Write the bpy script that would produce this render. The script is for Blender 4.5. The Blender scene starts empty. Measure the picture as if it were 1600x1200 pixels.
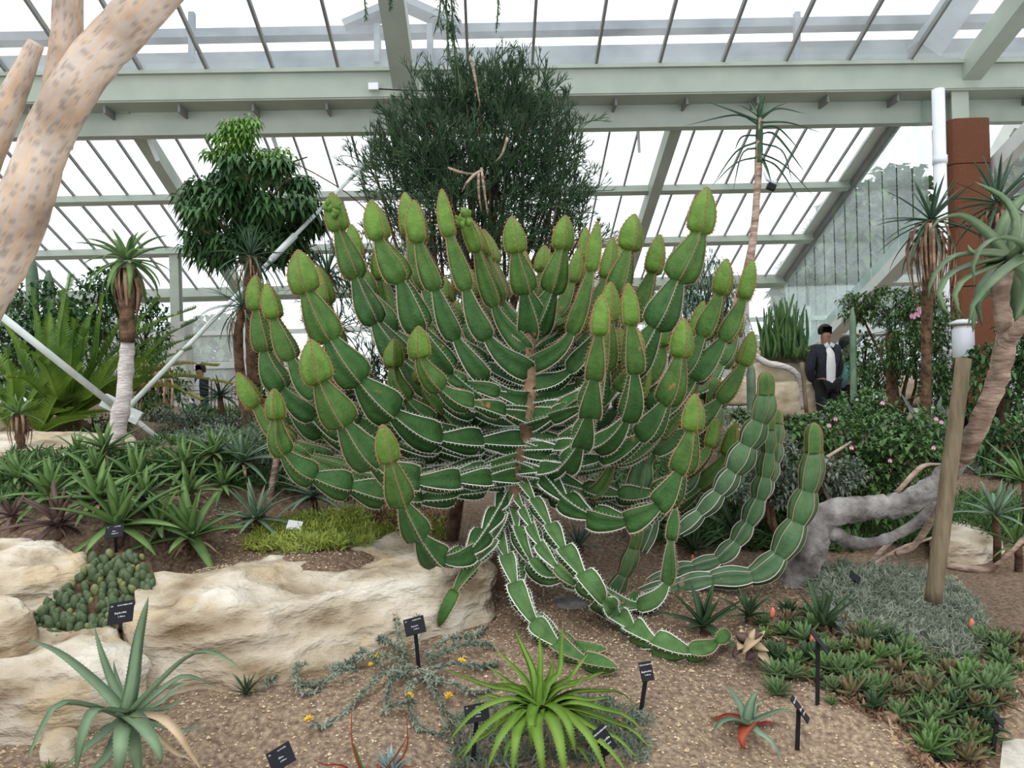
import bpy, math, random
import numpy as np
from mathutils import Vector, Matrix, Euler, noise
R = math.radians
PI = math.pi
rnd = random.Random(7)
SC = bpy.context.scene
COL = SC.collection

# ------------------------------------------------------------------ camera
F = 1200.0
ROLL = R(1.6)
CAM = Vector((0, 0, 1.55))
RV = Vector((math.cos(ROLL), 0, -math.sin(ROLL)))
UV = Vector((math.sin(ROLL), 0, math.cos(ROLL)))
FV = Vector((0, 1, 0))
cd = bpy.data.cameras.new('camera')
cam = bpy.data.objects.new('camera', cd)
COL.objects.link(cam)
cd.sensor_width = 36
cd.lens = F / 1600 * 36
cd.clip_end = 500
m = Matrix((RV, UV, -FV)).transposed().to_4x4()
m.translation = CAM
cam.matrix_world = m
SC.camera = cam
# ------------------------------------------------------------------ sky and light
W = bpy.data.worlds.new('overcast_sky')
SC.world = W
W.use_nodes = True
wn = W.node_tree
bg = wn.nodes['Background']
tc = wn.nodes.new('ShaderNodeTexCoord')
sp = wn.nodes.new('ShaderNodeSeparateXYZ')
nz = wn.nodes.new('ShaderNodeTexNoise')
nz.inputs['Scale'].default_value = 1.6
nz.inputs['Detail'].default_value = 3
wn.links.new(tc.outputs['Generated'], nz.inputs['Vector'])
cr = wn.nodes.new('ShaderNodeValToRGB')
cr.color_ramp.elements[0].color = (0.80, 0.86, 0.93, 1)
cr.color_ramp.elements[1].color = (1.0, 1.0, 1.0, 1)
cr.color_ramp.elements[0].position = 0.3
cr.color_ramp.elements[1].position = 0.62
wn.links.new(nz.outputs['Fac'], cr.inputs['Fac'])
wn.links.new(cr.outputs['Color'], bg.inputs['Color'])
bg.inputs['Strength'].default_value = 1.6
sun = bpy.data.lights.new('sun', 'SUN')
sun.energy = 1.2
sun.angle = R(35)
sun.color = (1.0, 0.98, 0.94)
so = bpy.data.objects.new('sun', sun)
so.rotation_euler = (R(28), R(-16), R(0))
COL.objects.link(so)
SC.view_settings.view_transform = 'Standard'
SC.view_settings.look = 'None'
SC.view_settings.exposure = 0.12
SC.view_settings.gamma = 1
SC.view_settings.use_curve_mapping = False

def P(px, py, d):
    return CAM + d * (FV + RV * ((px - 800) / F) + UV * ((600 - py) / F))
def PIX(p):
    v = Vector(p) - CAM
    d = v.dot(FV)
    return (800 + F * v.dot(RV) / d, 600 - F * v.dot(UV) / d, d)

# ------------------------------------------------------------------ materials
MAT = {}
def mat(name, c1, c2=None, rough=0.6, scale=8.0, detail=4, bump=0.0, bscale=None, attr=None, c3=None, ramp=(0.35, 0.65), bdist=0.02,
        stretch=None, spec=0.3, sub=0.0, coord='Object', metal=0.0, spot=None):
    m = bpy.data.materials.new(name)
    m.use_nodes = True
    nt = m.node_tree
    b = nt.nodes['Principled BSDF']
    b.inputs['Roughness'].default_value = rough
    b.inputs['Specular IOR Level'].default_value = spec
    b.inputs['Metallic'].default_value = metal
    L = nt.links.new
    c2 = c2 or c1
    t = nt.nodes.new('ShaderNodeTexCoord')
    vec = t.outputs[coord]
    if stretch:
        mp = nt.nodes.new('ShaderNodeMapping')
        mp.inputs['Scale'].default_value = stretch
        L(vec, mp.inputs['Vector'])
        vec = mp.outputs['Vector']
    n = nt.nodes.new('ShaderNodeTexNoise')
    n.inputs['Scale'].default_value = scale
    n.inputs['Detail'].default_value = detail
    L(vec, n.inputs['Vector'])
    r = nt.nodes.new('ShaderNodeValToRGB')
    e = r.color_ramp.elements
    e[0].position, e[1].position = ramp
    e[0].color = (*c1, 1)
    e[1].color = (*c2, 1)
    if c3:
        q = e.new((ramp[0] + ramp[1]) / 2)
        q.color = (*c3, 1)
    L(n.outputs['Fac'], r.inputs['Fac'])
    col = r.outputs['Color']
    if attr:                                   # 'Col' colour attribute multiplies
        a = nt.nodes.new('ShaderNodeAttribute')
        a.attribute_name = attr
        mx = nt.nodes.new('ShaderNodeMix')
        mx.data_type = 'RGBA'
        mx.blend_type = 'MULTIPLY'
        mx.inputs['Factor'].default_value = 1
        L(col, mx.inputs['A'])
        L(a.outputs['Color'], mx.inputs['B'])
        col = mx.outputs['Result']
    if spot:                                   # (colour, scale, threshold)
        n3 = nt.nodes.new('ShaderNodeTexNoise')
        n3.inputs['Scale'].default_value = spot[1]
        n3.inputs['Detail'].default_value = 2
        L(t.outputs[coord], n3.inputs['Vector'])
        r3 = nt.nodes.new('ShaderNodeValToRGB')
        r3.color_ramp.elements[0].position = spot[2]
        r3.color_ramp.elements[1].position = spot[2] + 0.05
        L(n3.outputs['Fac'], r3.inputs['Fac'])
        mx = nt.nodes.new('ShaderNodeMix')
        mx.data_type = 'RGBA'
        L(r3.outputs['Color'], mx.inputs['Factor'])
        L(col, mx.inputs['A'])
        mx.inputs['B'].default_value = (*spot[0], 1)
        col = mx.outputs['Result']
    L(col, b.inputs['Base Color'])
    if bump:
        n2 = nt.nodes.new('ShaderNodeTexNoise')
        n2.inputs['Scale'].default_value = bscale or scale * 3
        n2.inputs['Detail'].default_value = 5
        L(vec, n2.inputs['Vector'])
        bp = nt.nodes.new('ShaderNodeBump')
        bp.inputs['Strength'].default_value = bump
        bp.inputs['Distance'].default_value = bdist
        L(n2.outputs['Fac'], bp.inputs['Height'])
        L(bp.outputs['Normal'], b.inputs['Normal'])
    if sub:
        # leaf translucency
        tr = nt.nodes.new('ShaderNodeBsdfTranslucent')
        L(col, tr.inputs['Color'])
        ms = nt.nodes.new('ShaderNodeMixShader')
        ms.inputs[0].default_value = sub
        L(b.outputs[0], ms.inputs[1])
        L(tr.outputs[0], ms.inputs[2])
        L(ms.outputs[0], nt.nodes['Material Output'].inputs['Surface'])
    MAT[name] = m
    return m

mat('steel', (0.34, 0.385, 0.325), (0.42, 0.465, 0.395), rough=0.5, scale=2, ramp=(0.3, 0.7))
mat('steel_white', (0.62, 0.66, 0.62), (0.72, 0.75, 0.72), rough=0.45, scale=3)
mat('slate_paint', (0.10, 0.13, 0.15), (0.17, 0.20, 0.22), rough=0.7, scale=2)
mat('steel_bar', (0.17, 0.175, 0.165), (0.24, 0.245, 0.225), rough=0.5, scale=3)
mat('white_plastic', (0.75, 0.78, 0.84), (0.82, 0.84, 0.88), rough=0.4, scale=3)
mat('concrete_pale', (0.40, 0.41, 0.38), (0.52, 0.52, 0.48), rough=0.85, scale=6, bump=0.2)
mat('rod_paint', (0.52, 0.58, 0.56), (0.62, 0.67, 0.65), rough=0.35, scale=12)
mat('dark_metal', (0.010, 0.011, 0.014), (0.02, 0.02, 0.025), rough=0.6, spec=.15)
mat('brown_mesh', (0.135, 0.05, 0.026), (0.20, 0.078, 0.04), rough=0.9, scale=60, stretch=(1, 1, 3), bump=0.6, bscale=150)
mat('label_black', (0.006, 0.007, 0.010), (0.010, 0.011, 0.016), rough=0.5, scale=20, spec=0.12)
mat('label_white', (0.75, 0.76, 0.78), rough=0.5)
mat('soil', (0.13, 0.09, 0.065), (0.42, 0.33, 0.235), c3=(0.26, 0.19, 0.135), rough=0.95, scale=48, detail=12, bump=0.8, bscale=150,
    ramp=(0.3, 0.7), attr='Col', coord='Object')
mat('pebble', (0.36, 0.27, 0.17), (0.62, 0.52, 0.38), rough=0.8, scale=40, c3=(0.46, 0.33, 0.21))
mat('rock', (0.22, 0.16, 0.095), (0.66, 0.61, 0.52), c3=(0.47, 0.40, 0.30), rough=0.9, scale=3.0, detail=12, bump=1.0, bscale=6, bdist=0.07,
    ramp=(0.30, 0.66), stretch=(1, 1, 2.6), spec=.15, spot=((0.50, 0.40, 0.27), 2.6, 0.58))
mat('wall_stone', (0.45, 0.36, 0.24), (0.66, 0.57, 0.42), rough=0.85, scale=4, bump=0.8, bscale=12)
mat('slab', (0.42, 0.39, 0.33), (0.52, 0.49, 0.43), rough=0.9, scale=30, bump=0.3)
mat('euphorbia', (0.040, 0.100, 0.027), (0.058, 0.142, 0.038), rough=0.5, scale=14, bump=0.35, bscale=60, attr='Col',
    spot=((0.33, 0.14, 0.05), 9, 0.72), spec=0.16)
mat('euphorbia_pale', (0.072, 0.135, 0.062), (0.115, 0.185, 0.088), rough=0.5, scale=10, bump=0.3, attr='Col',
    spot=((0.42, 0.30, 0.2), 7, 0.72), spec=0.15)
mat('thorn', (0.9, 0.9, 0.9), (1, 1, 1), rough=0.7, scale=40, attr='Col')
mat('trunk_tan', (0.11, 0.07, 0.04), (0.36, 0.25, 0.15), c3=(0.23, 0.15, 0.09), rough=0.9, scale=7, bump=0.9, bscale=18)
mat('bark_pale', (0.23, 0.175, 0.135), (0.56, 0.475, 0.41), c3=(0.42, 0.34, 0.28), rough=0.8, scale=5.5, detail=7, bump=0.6, bscale=9,
    attr='Col', ramp=(0.3, 0.7))
mat('bark_white', (0.40, 0.36, 0.34), (0.66, 0.60, 0.58), rough=0.75, scale=9, stretch=(1, 1, 4), bump=0.6, bscale=20)
mat('bark_pinkgrey', (0.19, 0.125, 0.09), (0.46, 0.34, 0.27), rough=0.8, scale=8, stretch=(1, 1, 3), bump=0.8, bscale=20, detail=8)
mat('bark_grey', (0.10, 0.09, 0.085), (0.34, 0.32, 0.31), rough=0.9, scale=9, bump=1.0, bscale=22, detail=9)
mat('bark_brown', (0.05, 0.028, 0.016), (0.16, 0.095, 0.055), rough=0.9, scale=15, bump=0.8, bscale=30)
mat('post_wood', (0.13, 0.10, 0.06), (0.215, 0.17, 0.11), rough=0.85, scale=10, stretch=(4, 4, 0.5), bump=0.4, bscale=12)
mat('dead_leaf', (0.13, 0.075, 0.045), (0.42, 0.30, 0.20), c3=(0.27, 0.165, 0.105), rough=0.9, scale=9)
def leafmat(name, c1, c2, sub=0.12, **k):
    k.setdefault('scale', 6)
    k.setdefault('spec', 0.18)
    return mat(name, c1, c2, sub=sub, rough=k.pop('rough', 0.45), **k)
leafmat('aloe_green', (0.085, 0.165, 0.05), (0.175, 0.29, 0.095), spot=((0.16, 0.085, 0.05), 3.0, 0.68))
leafmat('aloe_bluegreen', (0.12, 0.20, 0.125), (0.22, 0.32, 0.215))
leafmat('aloe_fore', (0.14, 0.215, 0.125), (0.23, 0.33, 0.195), scale=4)
leafmat('aloe_bright', (0.115, 0.22, 0.028), (0.20, 0.32, 0.06), scale=5, spot=((0.24, 0.17, 0.05), 2.5, 0.66))
leafmat('aloe_dark', (0.034, 0.070, 0.032), (0.075, 0.125, 0.058))
leafmat('aloe_purple', (0.09, 0.055, 0.055), (0.17, 0.11, 0.09))
leafmat('aloe_red', (0.30, 0.04, 0.025), (0.42, 0.11, 0.06))
leafmat('agave_grey', (0.075, 0.12, 0.085), (0.15, 0.205, 0.155))
leafmat('aloe_tree', (0.04, 0.085, 0.05), (0.085, 0.155, 0.095))
leafmat('aloe_big', (0.10, 0.165, 0.085), (0.20, 0.27, 0.155), scale=3)
leafmat('cycad', (0.04, 0.10, 0.016), (0.15, 0.25, 0.035), scale=2.2)
leafmat('cycad_old', (0.16, 0.17, 0.03), (0.34, 0.30, 0.075), scale=3)
leafmat('tree_leaf', (0.025, 0.075, 0.025), (0.085, 0.17, 0.06), scale=5)
leafmat('tree_leaf_light', (0.12, 0.26, 0.045), (0.20, 0.36, 0.08), scale=5)
leafmat('pencil', (0.028, 0.062, 0.030), (0.070, 0.125, 0.060), scale=3)
leafmat('shrub_leaf', (0.05, 0.11, 0.035), (0.11, 0.20, 0.07), scale=5)
leafmat('shrub_light', (0.09, 0.17, 0.06), (0.19, 0.29, 0.12), scale=5)
leafmat('moss', (0.20, 0.27, 0.05), (0.38, 0.44, 0.10), scale=6)
leafmat('silver', (0.16, 0.20, 0.145), (0.32, 0.355, 0.28), scale=9)
leafmat('silver_dark', (0.11, 0.15, 0.11), (0.22, 0.27, 0.21), scale=7)
leafmat('cushion', (0.055, 0.088, 0.042), (0.12, 0.165, 0.085), scale=16)
leafmat('cushion_tip', (0.17, 0.20, 0.07), (0.24, 0.25, 0.12), scale=12)
leafmat('succ_green', (0.085, 0.15, 0.06), (0.17, 0.25, 0.11), scale=9, spot=((0.20, 0.10, 0.06), 6, 0.58))
leafmat('succ_brown', (0.13, 0.08, 0.05), (0.20, 0.19, 0.09), scale=12)
leafmat('succ_blue', (0.26, 0.38, 0.36), (0.38, 0.50, 0.47))
leafmat('straw', (0.45, 0.33, 0.2), (0.68, 0.53, 0.36), scale=9)
leafmat('outer_tree', (0.06, 0.11, 0.045), (0.14, 0.20, 0.09), scale=1.5)
mat('flower_yellow', (0.62, 0.40, 0.02), (0.8, 0.55, 0.05), rough=0.7)
mat('flower_pink', (0.65, 0.28, 0.42), (0.8, 0.45, 0.55), rough=0.7)
mat('flower_coral', (0.62, 0.14, 0.09), (0.7, 0.25, 0.15), rough=0.7)
mat('barrel_yellow', (0.42, 0.40, 0.20), (0.60, 0.56, 0.33), rough=0.8, scale=30)
mat('skin', (0.30, 0.16, 0.11), (0.36, 0.2, 0.14), rough=0.6)
mat('skin_dark', (0.17, 0.085, 0.055), (0.22, 0.12, 0.08), rough=0.6)
mat('hair', (0.008, 0.007, 0.007), (0.02, 0.017, 0.016), rough=0.6)
mat('cloth_navy', (0.018, 0.02, 0.03), (0.035, 0.038, 0.05), rough=0.9, scale=40)
mat('cloth_black', (0.01, 0.01, 0.012), (0.018, 0.018, 0.02), rough=0.9)
mat('cloth_white', (0.75, 0.75, 0.78), (0.85, 0.85, 0.87), rough=0.9)
mat('cloth_teal', (0.10, 0.24, 0.24), (0.16, 0.33, 0.32), rough=0.9)
mat('cloth_denim', (0.05, 0.10, 0.20), (0.08, 0.15, 0.28), rough=0.9)
mat('cloth_blue', (0.10, 0.16, 0.30), (0.14, 0.2, 0.36), rough=0.9)

# glass: clear with a milky film (real panes, hazy with condensation)
def glass(name, haze, tint=(0.97, 0.99, 1.0), rough=0.15):
    m = bpy.data.materials.new(name)
    m.use_nodes = True
    nt = m.node_tree
    L = nt.links.new
    nt.nodes.remove(nt.nodes['Principled BSDF'])
    tr = nt.nodes.new('ShaderNodeBsdfTransparent')
    tr.inputs[0].default_value = (*tint, 1)
    tl = nt.nodes.new('ShaderNodeBsdfTranslucent')
    tl.inputs[0].default_value = (0.95, 0.97, 0.98, 1)
    gl = nt.nodes.new('ShaderNodeBsdfGlossy')
    gl.inputs['Roughness'].default_value = rough
    fr = nt.nodes.new('ShaderNodeFresnel')
    fr.inputs[0].default_value = 1.35
    n = nt.nodes.new('ShaderNodeTexNoise')
    n.inputs['Scale'].default_value = 1.2
    n.inputs['Detail'].default_value = 5
    t = nt.nodes.new('ShaderNodeTexCoord')
    L(t.outputs['Object'], n.inputs['Vector'])
    mr = nt.nodes.new('ShaderNodeMapRange')
    mr.inputs[1].default_value = 0.3
    mr.inputs[2].default_value = 0.7
    mr.inputs[3].default_value = haze * 0.6
    mr.inputs[4].default_value = haze * 1.4
    L(n.outputs['Fac'], mr.inputs[0])
    a = nt.nodes.new('ShaderNodeMixShader')
    L(mr.outputs[0], a.inputs[0])
    L(tr.outputs[0], a.inputs[1])
    L(tl.outputs[0], a.inputs[2])
    b = nt.nodes.new('ShaderNodeMixShader')
    fm = nt.nodes.new('ShaderNodeMath')
    fm.operation = 'MULTIPLY'
    fm.inputs[1].default_value = 0.25
    L(fr.outputs[0], fm.inputs[0])
    L(fm.outputs[0], b.inputs[0])
    L(a.outputs[0], b.inputs[1])
    L(gl.outputs[0], b.inputs[2])
    L(b.outputs[0], nt.nodes['Material Output'].inputs['Surface'])
    MAT[name] = m
glass('roof_glass', 0.22)
glass('haze_glass', 0.10)
glass('wall_glass', 0.14, tint=(0.9, 0.96, 0.95))

# ------------------------------------------------------------------ mesh builder
ORG = {}
class MB:
    def __init__(s):
        s.v = []; s.f = []; s.c = []
    def add(s, vs, fs, col=None):
        o = len(s.v)
        s.v.extend(vs)
        s.f.extend([tuple(i + o for i in q) for q in fs])
        if col is not None:
            if isinstance(col, list): s.c.extend(col)
            else: s.c.extend([col] * len(vs))
    def box(s, c, sx, sy, sz, M=None):
        vs = []
        for z in (-1, 1):
            for y in (-1, 1):
                for x in (-1, 1):
                    p = Vector((x * sx / 2, y * sy / 2, z * sz / 2))
                    if M: p = M @ p
                    vs.append(Vector(c) + p)
        s.add(vs, [(0, 2, 3, 1), (4, 5, 7, 6), (0, 1, 5, 4), (2, 6, 7, 3), (0, 4, 6, 2), (1, 3, 7, 5)])
    def bar(s, a, b, w, h, up=Vector((0, 0, 1))):
        a = Vector(a); b = Vector(b)
        t = (b - a).normalized()
        x = t.cross(up).normalized()
        y = x.cross(t)
        vs = []
        for p in (a, b):
            for i, j in ((-1, -1), (1, -1), (1, 1), (-1, 1)):
                vs.append(p + x * (i * w / 2) + y * (j * h / 2))
        s.add(vs, [(0, 3, 2, 1), (4, 5, 6, 7), (0, 1, 5, 4), (1, 2, 6, 5), (2, 3, 7, 6), (3, 0, 4, 7)])
    def tube(s, pts, rad, n=6, cap=True, col=None, rough=0.0, seed=0, sq=1.0):
        pts = [Vector(p) for p in pts]
        if not isinstance(rad, (list, tuple)): rad = [rad] * len(pts)
        T = tangents(pts)
        fr = frames(T)
        vs = []; fs = []; cs = []
        for i, p in enumerate(pts):
            x, y = fr[i]
            for k in range(n):
                a = 2 * PI * k / n
                r = rad[i]
                if rough: r *= 1 + rough * noise.noise(Vector((math.cos(a) * 1.5 + seed, math.sin(a) * 1.5, i * 0.6)))
                vs.append(p + x * (math.cos(a) * r) + y * (math.sin(a) * r * sq))
                if isinstance(col, list): cs.append(col[i])
        for i in range(len(pts) - 1):
            for k in range(n):
                k2 = (k + 1) % n
                fs.append((i * n + k, i * n + k2, (i + 1) * n + k2, (i + 1) * n + k))
        if cap:
            fs.append(tuple(range(n))[::-1])
            fs.append(tuple((len(pts) - 1) * n + k for k in range(n)))
        s.add(vs, fs, cs if isinstance(col, list) else col)
    def mesh(s, name, material, org=Vector((0, 0, 0)), smooth=True):
        me = bpy.data.meshes.new(name)
        if any(org): vv = [(p[0] - org[0], p[1] - org[1], p[2] - org[2]) for p in s.v]
        else: vv = [tuple(p) for p in s.v]
        me.from_pydata(vv, [], s.f)
        if smooth: me.polygons.foreach_set('use_smooth', [True] * len(me.polygons))
        if s.c:
            ca = me.color_attributes.new('Col', 'FLOAT_COLOR', 'POINT')
            ca.data.foreach_set('color', np.array([(c[0], c[1], c[2], 1) for c in s.c], dtype=np.float32).ravel())
        ms = material if isinstance(material, (list, tuple)) else [material]
        for q in ms: me.materials.append(MAT[q])
        me.update()
        return me
    def build(s, name, material, parent=None, org=None, smooth=True):
        if parent is not None: org = ORG[parent.name]
        elif org is None: org = Vector((0, 0, 0))
        org = Vector(org)
        o = bpy.data.objects.new(name, s.mesh(name, material, org, smooth))
        COL.objects.link(o)
        if parent is not None: o.parent = parent
        else: o.location = org
        ORG[o.name] = org
        return o

def tangents(pts):
    n = len(pts)
    return [(pts[min(i + 1, n - 1)] - pts[max(i - 1, 0)]).normalized() for i in range(n)]
def frames(T, x0=None):
    t = T[0]
    if x0 is None: x0 = Vector((0, 0, 1)) if abs(t.z) < 0.9 else Vector((0, -1, 0))
    x = (x0 - t * x0.dot(t)).normalized()
    out = []
    for t in T:
        x = (x - t * x.dot(t)).normalized()
        out.append((x, t.cross(x)))
    return out
def smooth_path(pts, n):
    """Catmull-Rom through pts, n samples evenly by parameter length"""
    pts = [Vector(p) for p in pts]
    if len(pts) == 2: return [pts[0].lerp(pts[1], i / (n - 1)) for i in range(n)]
    e = [pts[0] * 2 - pts[1]] + pts + [pts[-1] * 2 - pts[-2]]
    raw = []
    for i in range(1, len(e) - 2):
        for k in range(12):
            t = k / 12
            a, b, c, d = e[i - 1], e[i], e[i + 1], e[i + 2]
            raw.append(0.5 * ((2 * b) + (c - a) * t + (2 * a - 5 * b + 4 * c - d) * t * t + (3 * b - a - 3 * c + d) * t ** 3))
    raw.append(pts[-1])
    L = [0]
    for i in range(1, len(raw)): L.append(L[-1] + (raw[i] - raw[i - 1]).length)
    out = []; j = 0
    for i in range(n):
        s = L[-1] * i / (n - 1)
        while j < len(L) - 2 and L[j + 1] < s: j += 1
        w = (s - L[j]) / max(1e-9, L[j + 1] - L[j])
        out.append(raw[j].lerp(raw[j + 1], min(1, max(0, w))))
    return out
def plen(pts): return sum((Vector(pts[i + 1]) - Vector(pts[i])).length for i in range(len(pts) - 1))

def tag(o, label=None, cat=None, group=None, kind=None):
    if label: o['label'] = label
    if cat: o['category'] = cat
    if group: o['group'] = group
    if kind: o['kind'] = kind
    return o
def thing(name, label, cat, loc, group=None, kind=None):
    o = bpy.data.objects.new(name, None)
    o.empty_display_size = 0.1
    COL.objects.link(o)
    o.location = loc
    ORG[o.name] = Vector(loc)
    return tag(o, label, cat, group, kind)
def inst(name, me, parent=None, loc=(0, 0, 0), rot=(0, 0, 0), sc=1.0):
    o = bpy.data.objects.new(name, me)
    COL.objects.link(o)
    if parent is not None: o.parent = parent
    o.location = loc; o.rotation_euler = rot
    o.scale = (sc, sc, sc) if not isinstance(sc, tuple) else sc
    ORG[o.name] = Vector(loc)
    return o

# ------------------------------------------------------------------ terrain
CP = [(800,1215,2.7),(60,1215,2.62),(400,1210,2.7),(1300,1210,2.75),(1600,1200,2.95),(-300,1200,2.6),(1900,1200,3.0),
      (400,1080,3.15),(900,1080,3.15),(1200,1080,3.2),(1500,1080,3.3),(100,1150,2.85),
      (640,1000,3.55),(950,1000,3.6),(1300,1000,3.65),(1550,1000,3.9),(430,1040,3.35),
      (800,930,4.2),(1000,910,4.45),(1300,900,4.5),(1550,900,4.9),(1750,900,5),
      (300,890,3.75),(500,865,4.0),(60,880,3.6),(600,800,4.8),(200,780,4.3),(50,720,5.0),(300,700,5.2),(400,680,5.9),(700,840,4.8),(-200,750,4.5),
      (800,790,5.5),(1000,780,5.7),(1200,800,5.7),(1500,810,5.9),(1700,800,6),
      (200,655,8),(600,655,8.5),(1000,665,9),(1300,675,9),(1550,680,9),(-200,650,8),(1800,690,9),
      (140,1015,3.4),(40,1020,3.35),(235,965,3.7),(200,1115,3.1),(330,1075,3.2),(520,1035,3.4),
      (0,630,14),(600,632,14),(1000,645,13),(1300,660,13.3),(1600,668,13.5),(-400,620,14),(2000,670,14)]
CW = [P(*c) for c in CP]
CWa = np.array([(p.x, p.y, p.z) for p in CW])
def gz(x, y):
    d2 = (CWa[:, 0] - x) ** 2 + (CWa[:, 1] - y) ** 2
    s = 0.02 + 0.012 * y * y
    w = 1.0 / (d2 + s * 0.12) ** 2.2
    return float((w * CWa[:, 2]).sum() / w.sum()) + 0.02 * noise.noise(Vector((x * 2.3, y * 2.3, 0)))
def G(px, py):
    """the point of the ground seen at a pixel"""
    d = 2.0
    last = d
    while d < 18:
        p = P(px, py, d)
        if p.z < gz(p.x, p.y):
            a, b = last, d
            for _ in range(12):
                mdd = (a + b) / 2
                p = P(px, py, mdd)
                if p.z < gz(p.x, p.y): b = mdd
                else: a = mdd
            return Vector((p.x, p.y, gz(p.x, p.y)))
        last = d
        d += 0.05
    p = P(px, py, 14)
    return Vector((p.x, p.y, gz(p.x, p.y)))

def make_ground():
    xs = []
    x = 0
    step = 0.035
    while x < 16:
        xs.append(x)
        step *= 1.022
        x += step
    xs = [-a for a in xs[:0:-1]] + xs
    ys = []
    y = 1.6; step = 0.03
    while y < 17:
        ys.append(y); step *= 1.014; y += step
    X, Y = np.meshgrid(np.array(xs), np.array(ys))
    Z = np.zeros_like(X)
    Wt = np.zeros_like(X)
    S = (0.02 + 0.012 * Y * Y) * 0.12
    for c in CWa:
        w = 1.0 / ((X - c[0]) ** 2 + (Y - c[1]) ** 2 + S) ** 2.2
        Z += w * c[2]; Wt += w
    Z /= Wt
    vs = []; cs = []
    for j in range(len(ys)):
        for i in range(len(xs)):
            x, y, z = X[j, i], Y[j, i], Z[j, i]
            z += 0.02 * noise.noise(Vector((x * 2.3, y * 2.3, 0)))
            z += 0.007 * noise.noise(Vector((x * 14, y * 14, 3)))
            k = noise.noise(Vector((x * 0.9, y * 0.9, 7)))
            d = 1.0 + 0.25 * k
            # a paler sandy strip near the front, darker, browner soil behind it
            if y > 3.6: d *= 0.82
            cs.append((d, d * (0.985 if y < 3.6 else 0.94), d * (0.96 if y < 3.6 else 0.9)))
            vs.append((x, y, z))
    nx = len(xs)
    fs = [(j * nx + i, j * nx + i + 1, (j + 1) * nx + i + 1, (j + 1) * nx + i) for j in range(len(ys) - 1) for i in range(nx - 1)]
    mb = MB(); mb.v = vs; mb.f = fs; mb.c = cs
    g = mb.build('ground', 'soil')
    tag(g, kind='structure')
    return g
ground = make_ground()

def make_pebbles():
    mb = MB()
    r = random.Random(3)
    for i in range(15000):
        px = r.uniform(-50, 1650); py = 900 + 320 * math.sqrt(r.random())
        d = r.uniform(2.55, 4.6)
        x = r.uniform(-2.2, 2.4); y = d
        z = gz(x, y)
        s = r.uniform(0.002, 0.0068) * (1.8 if r.random() < 0.04 else 1)
        c = Vector((x, y, z + s * 0.3))
        a = r.uniform(0, PI)
        sx, sy = s * r.uniform(0.8, 1.6), s * r.uniform(0.7, 1.1)
        ca, sa = math.cos(a), math.sin(a)
        vs = [c + Vector((ca * sx, sa * sx, 0)), c + Vector((-sa * sy, ca * sy, 0)), c + Vector((-ca * sx, -sa * sx, 0)), c + Vector((sa * sy, -ca * sy, 0)),
              c + Vector((0, 0, s * 0.8)), c - Vector((0, 0, s * 0.8))]
        mb.add(vs, [(0, 1, 4), (1, 2, 4), (2, 3, 4), (3, 0, 4), (1, 0, 5), (2, 1, 5), (3, 2, 5), (0, 3, 5)])
    o = mb.build('gravel', 'pebble', ground, smooth=False)
    tag(o, kind='stuff')
make_pebbles()
# ------------------------------------------------------------------ the glasshouse
YAW = R(2.0)
SU = Vector((math.cos(YAW), math.sin(YAW), 0))
SV = Vector((-math.sin(YAW), math.cos(YAW), 0))
D0 = 10.4
S0 = Vector((0, D0, 0))
SLOPE = 0.4
ZT = P(800, 112, D0).z                     # roof plane height at the main beam
def S(u, v, z): return S0 + SU * u + SV * v + Vector((0, 0, z))
def RZ(v): return ZT - SLOPE * v
NRM = Vector((0, 0, 1)) + SV * SLOPE
NRM.normalize()
def u_at(px, v, py=150):
    """u of the vertical plane seen at pixel px at depth v"""
    lo, hi = -20, 20
    for _ in range(40):
        mdd = (lo + hi) / 2
        q = S(mdd, v, 0); zz = P(800, py, q.y).z
        if PIX(S(mdd, v, zz))[0] < px: lo = mdd
        else: hi = mdd
    return lo
UW = u_at(1458, 0, 180)                    # plane of the glass gable on the right
UR = u_at(1510, 0, 120)
UC = u_at(632, 0, 120)
BAY = UR - UC
DROP = 1.95
VEND = 5.4
def bar_thing(parent, name, a, b, w, h, material='steel', up=None):
    mb = MB(); mb.bar(a, b, w, h, up or NRM)
    return mb.build(name, material, parent, smooth=False)

roof = thing('ceiling', 'sloping glass roof with pale green steel bars', 'roof', (0, 0, 0), kind='structure')
# upper roof (rising towards the viewer)
V0U = -5.0
gb = BAY / 9
rows_u = [V0U, -3.4, -1.8, 0]
UMIN_U, UMAX_U = UC - 1.5 * BAY, UR + 1.0 * BAY
k = int((UMIN_U - UC) / gb)
while UC + k * gb < UMAX_U:
    u = UC + k * gb
    if k % 9: bar_thing(roof, 'glazing_bar', S(u, V0U, RZ(V0U)), S(u, 0, RZ(0)), 0.035, 0.07, 'steel_bar')
    for i in range(3):
        mb = MB()
        va, vb = rows_u[i], rows_u[i + 1]
        mb.bar(S(u + gb / 2, va + 0.01, RZ(va) + 0.03), S(u + gb / 2, vb - 0.01, RZ(vb) + 0.03), gb - 0.03, 0.008, NRM)
        mb.build('glass_pane', 'haze_glass', roof, smooth=False)
    k += 1
for n in (-1, 0, 1, 2):
    u = UC + n * BAY
    a, b = S(u, V0U, RZ(V0U) - 0.16), S(u, 0.1, RZ(0) - 0.16)
    bar_thing(roof, 'rafter', a, b, 0.3 if n == 0 else 0.26, 0.30)
for v in rows_u[:3]:
    bar_thing(roof, 'purlin', S(UMIN_U, v, RZ(v) - 0.04), S(UMAX_U, v, RZ(v) - 0.04), 0.1, 0.1)
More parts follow.
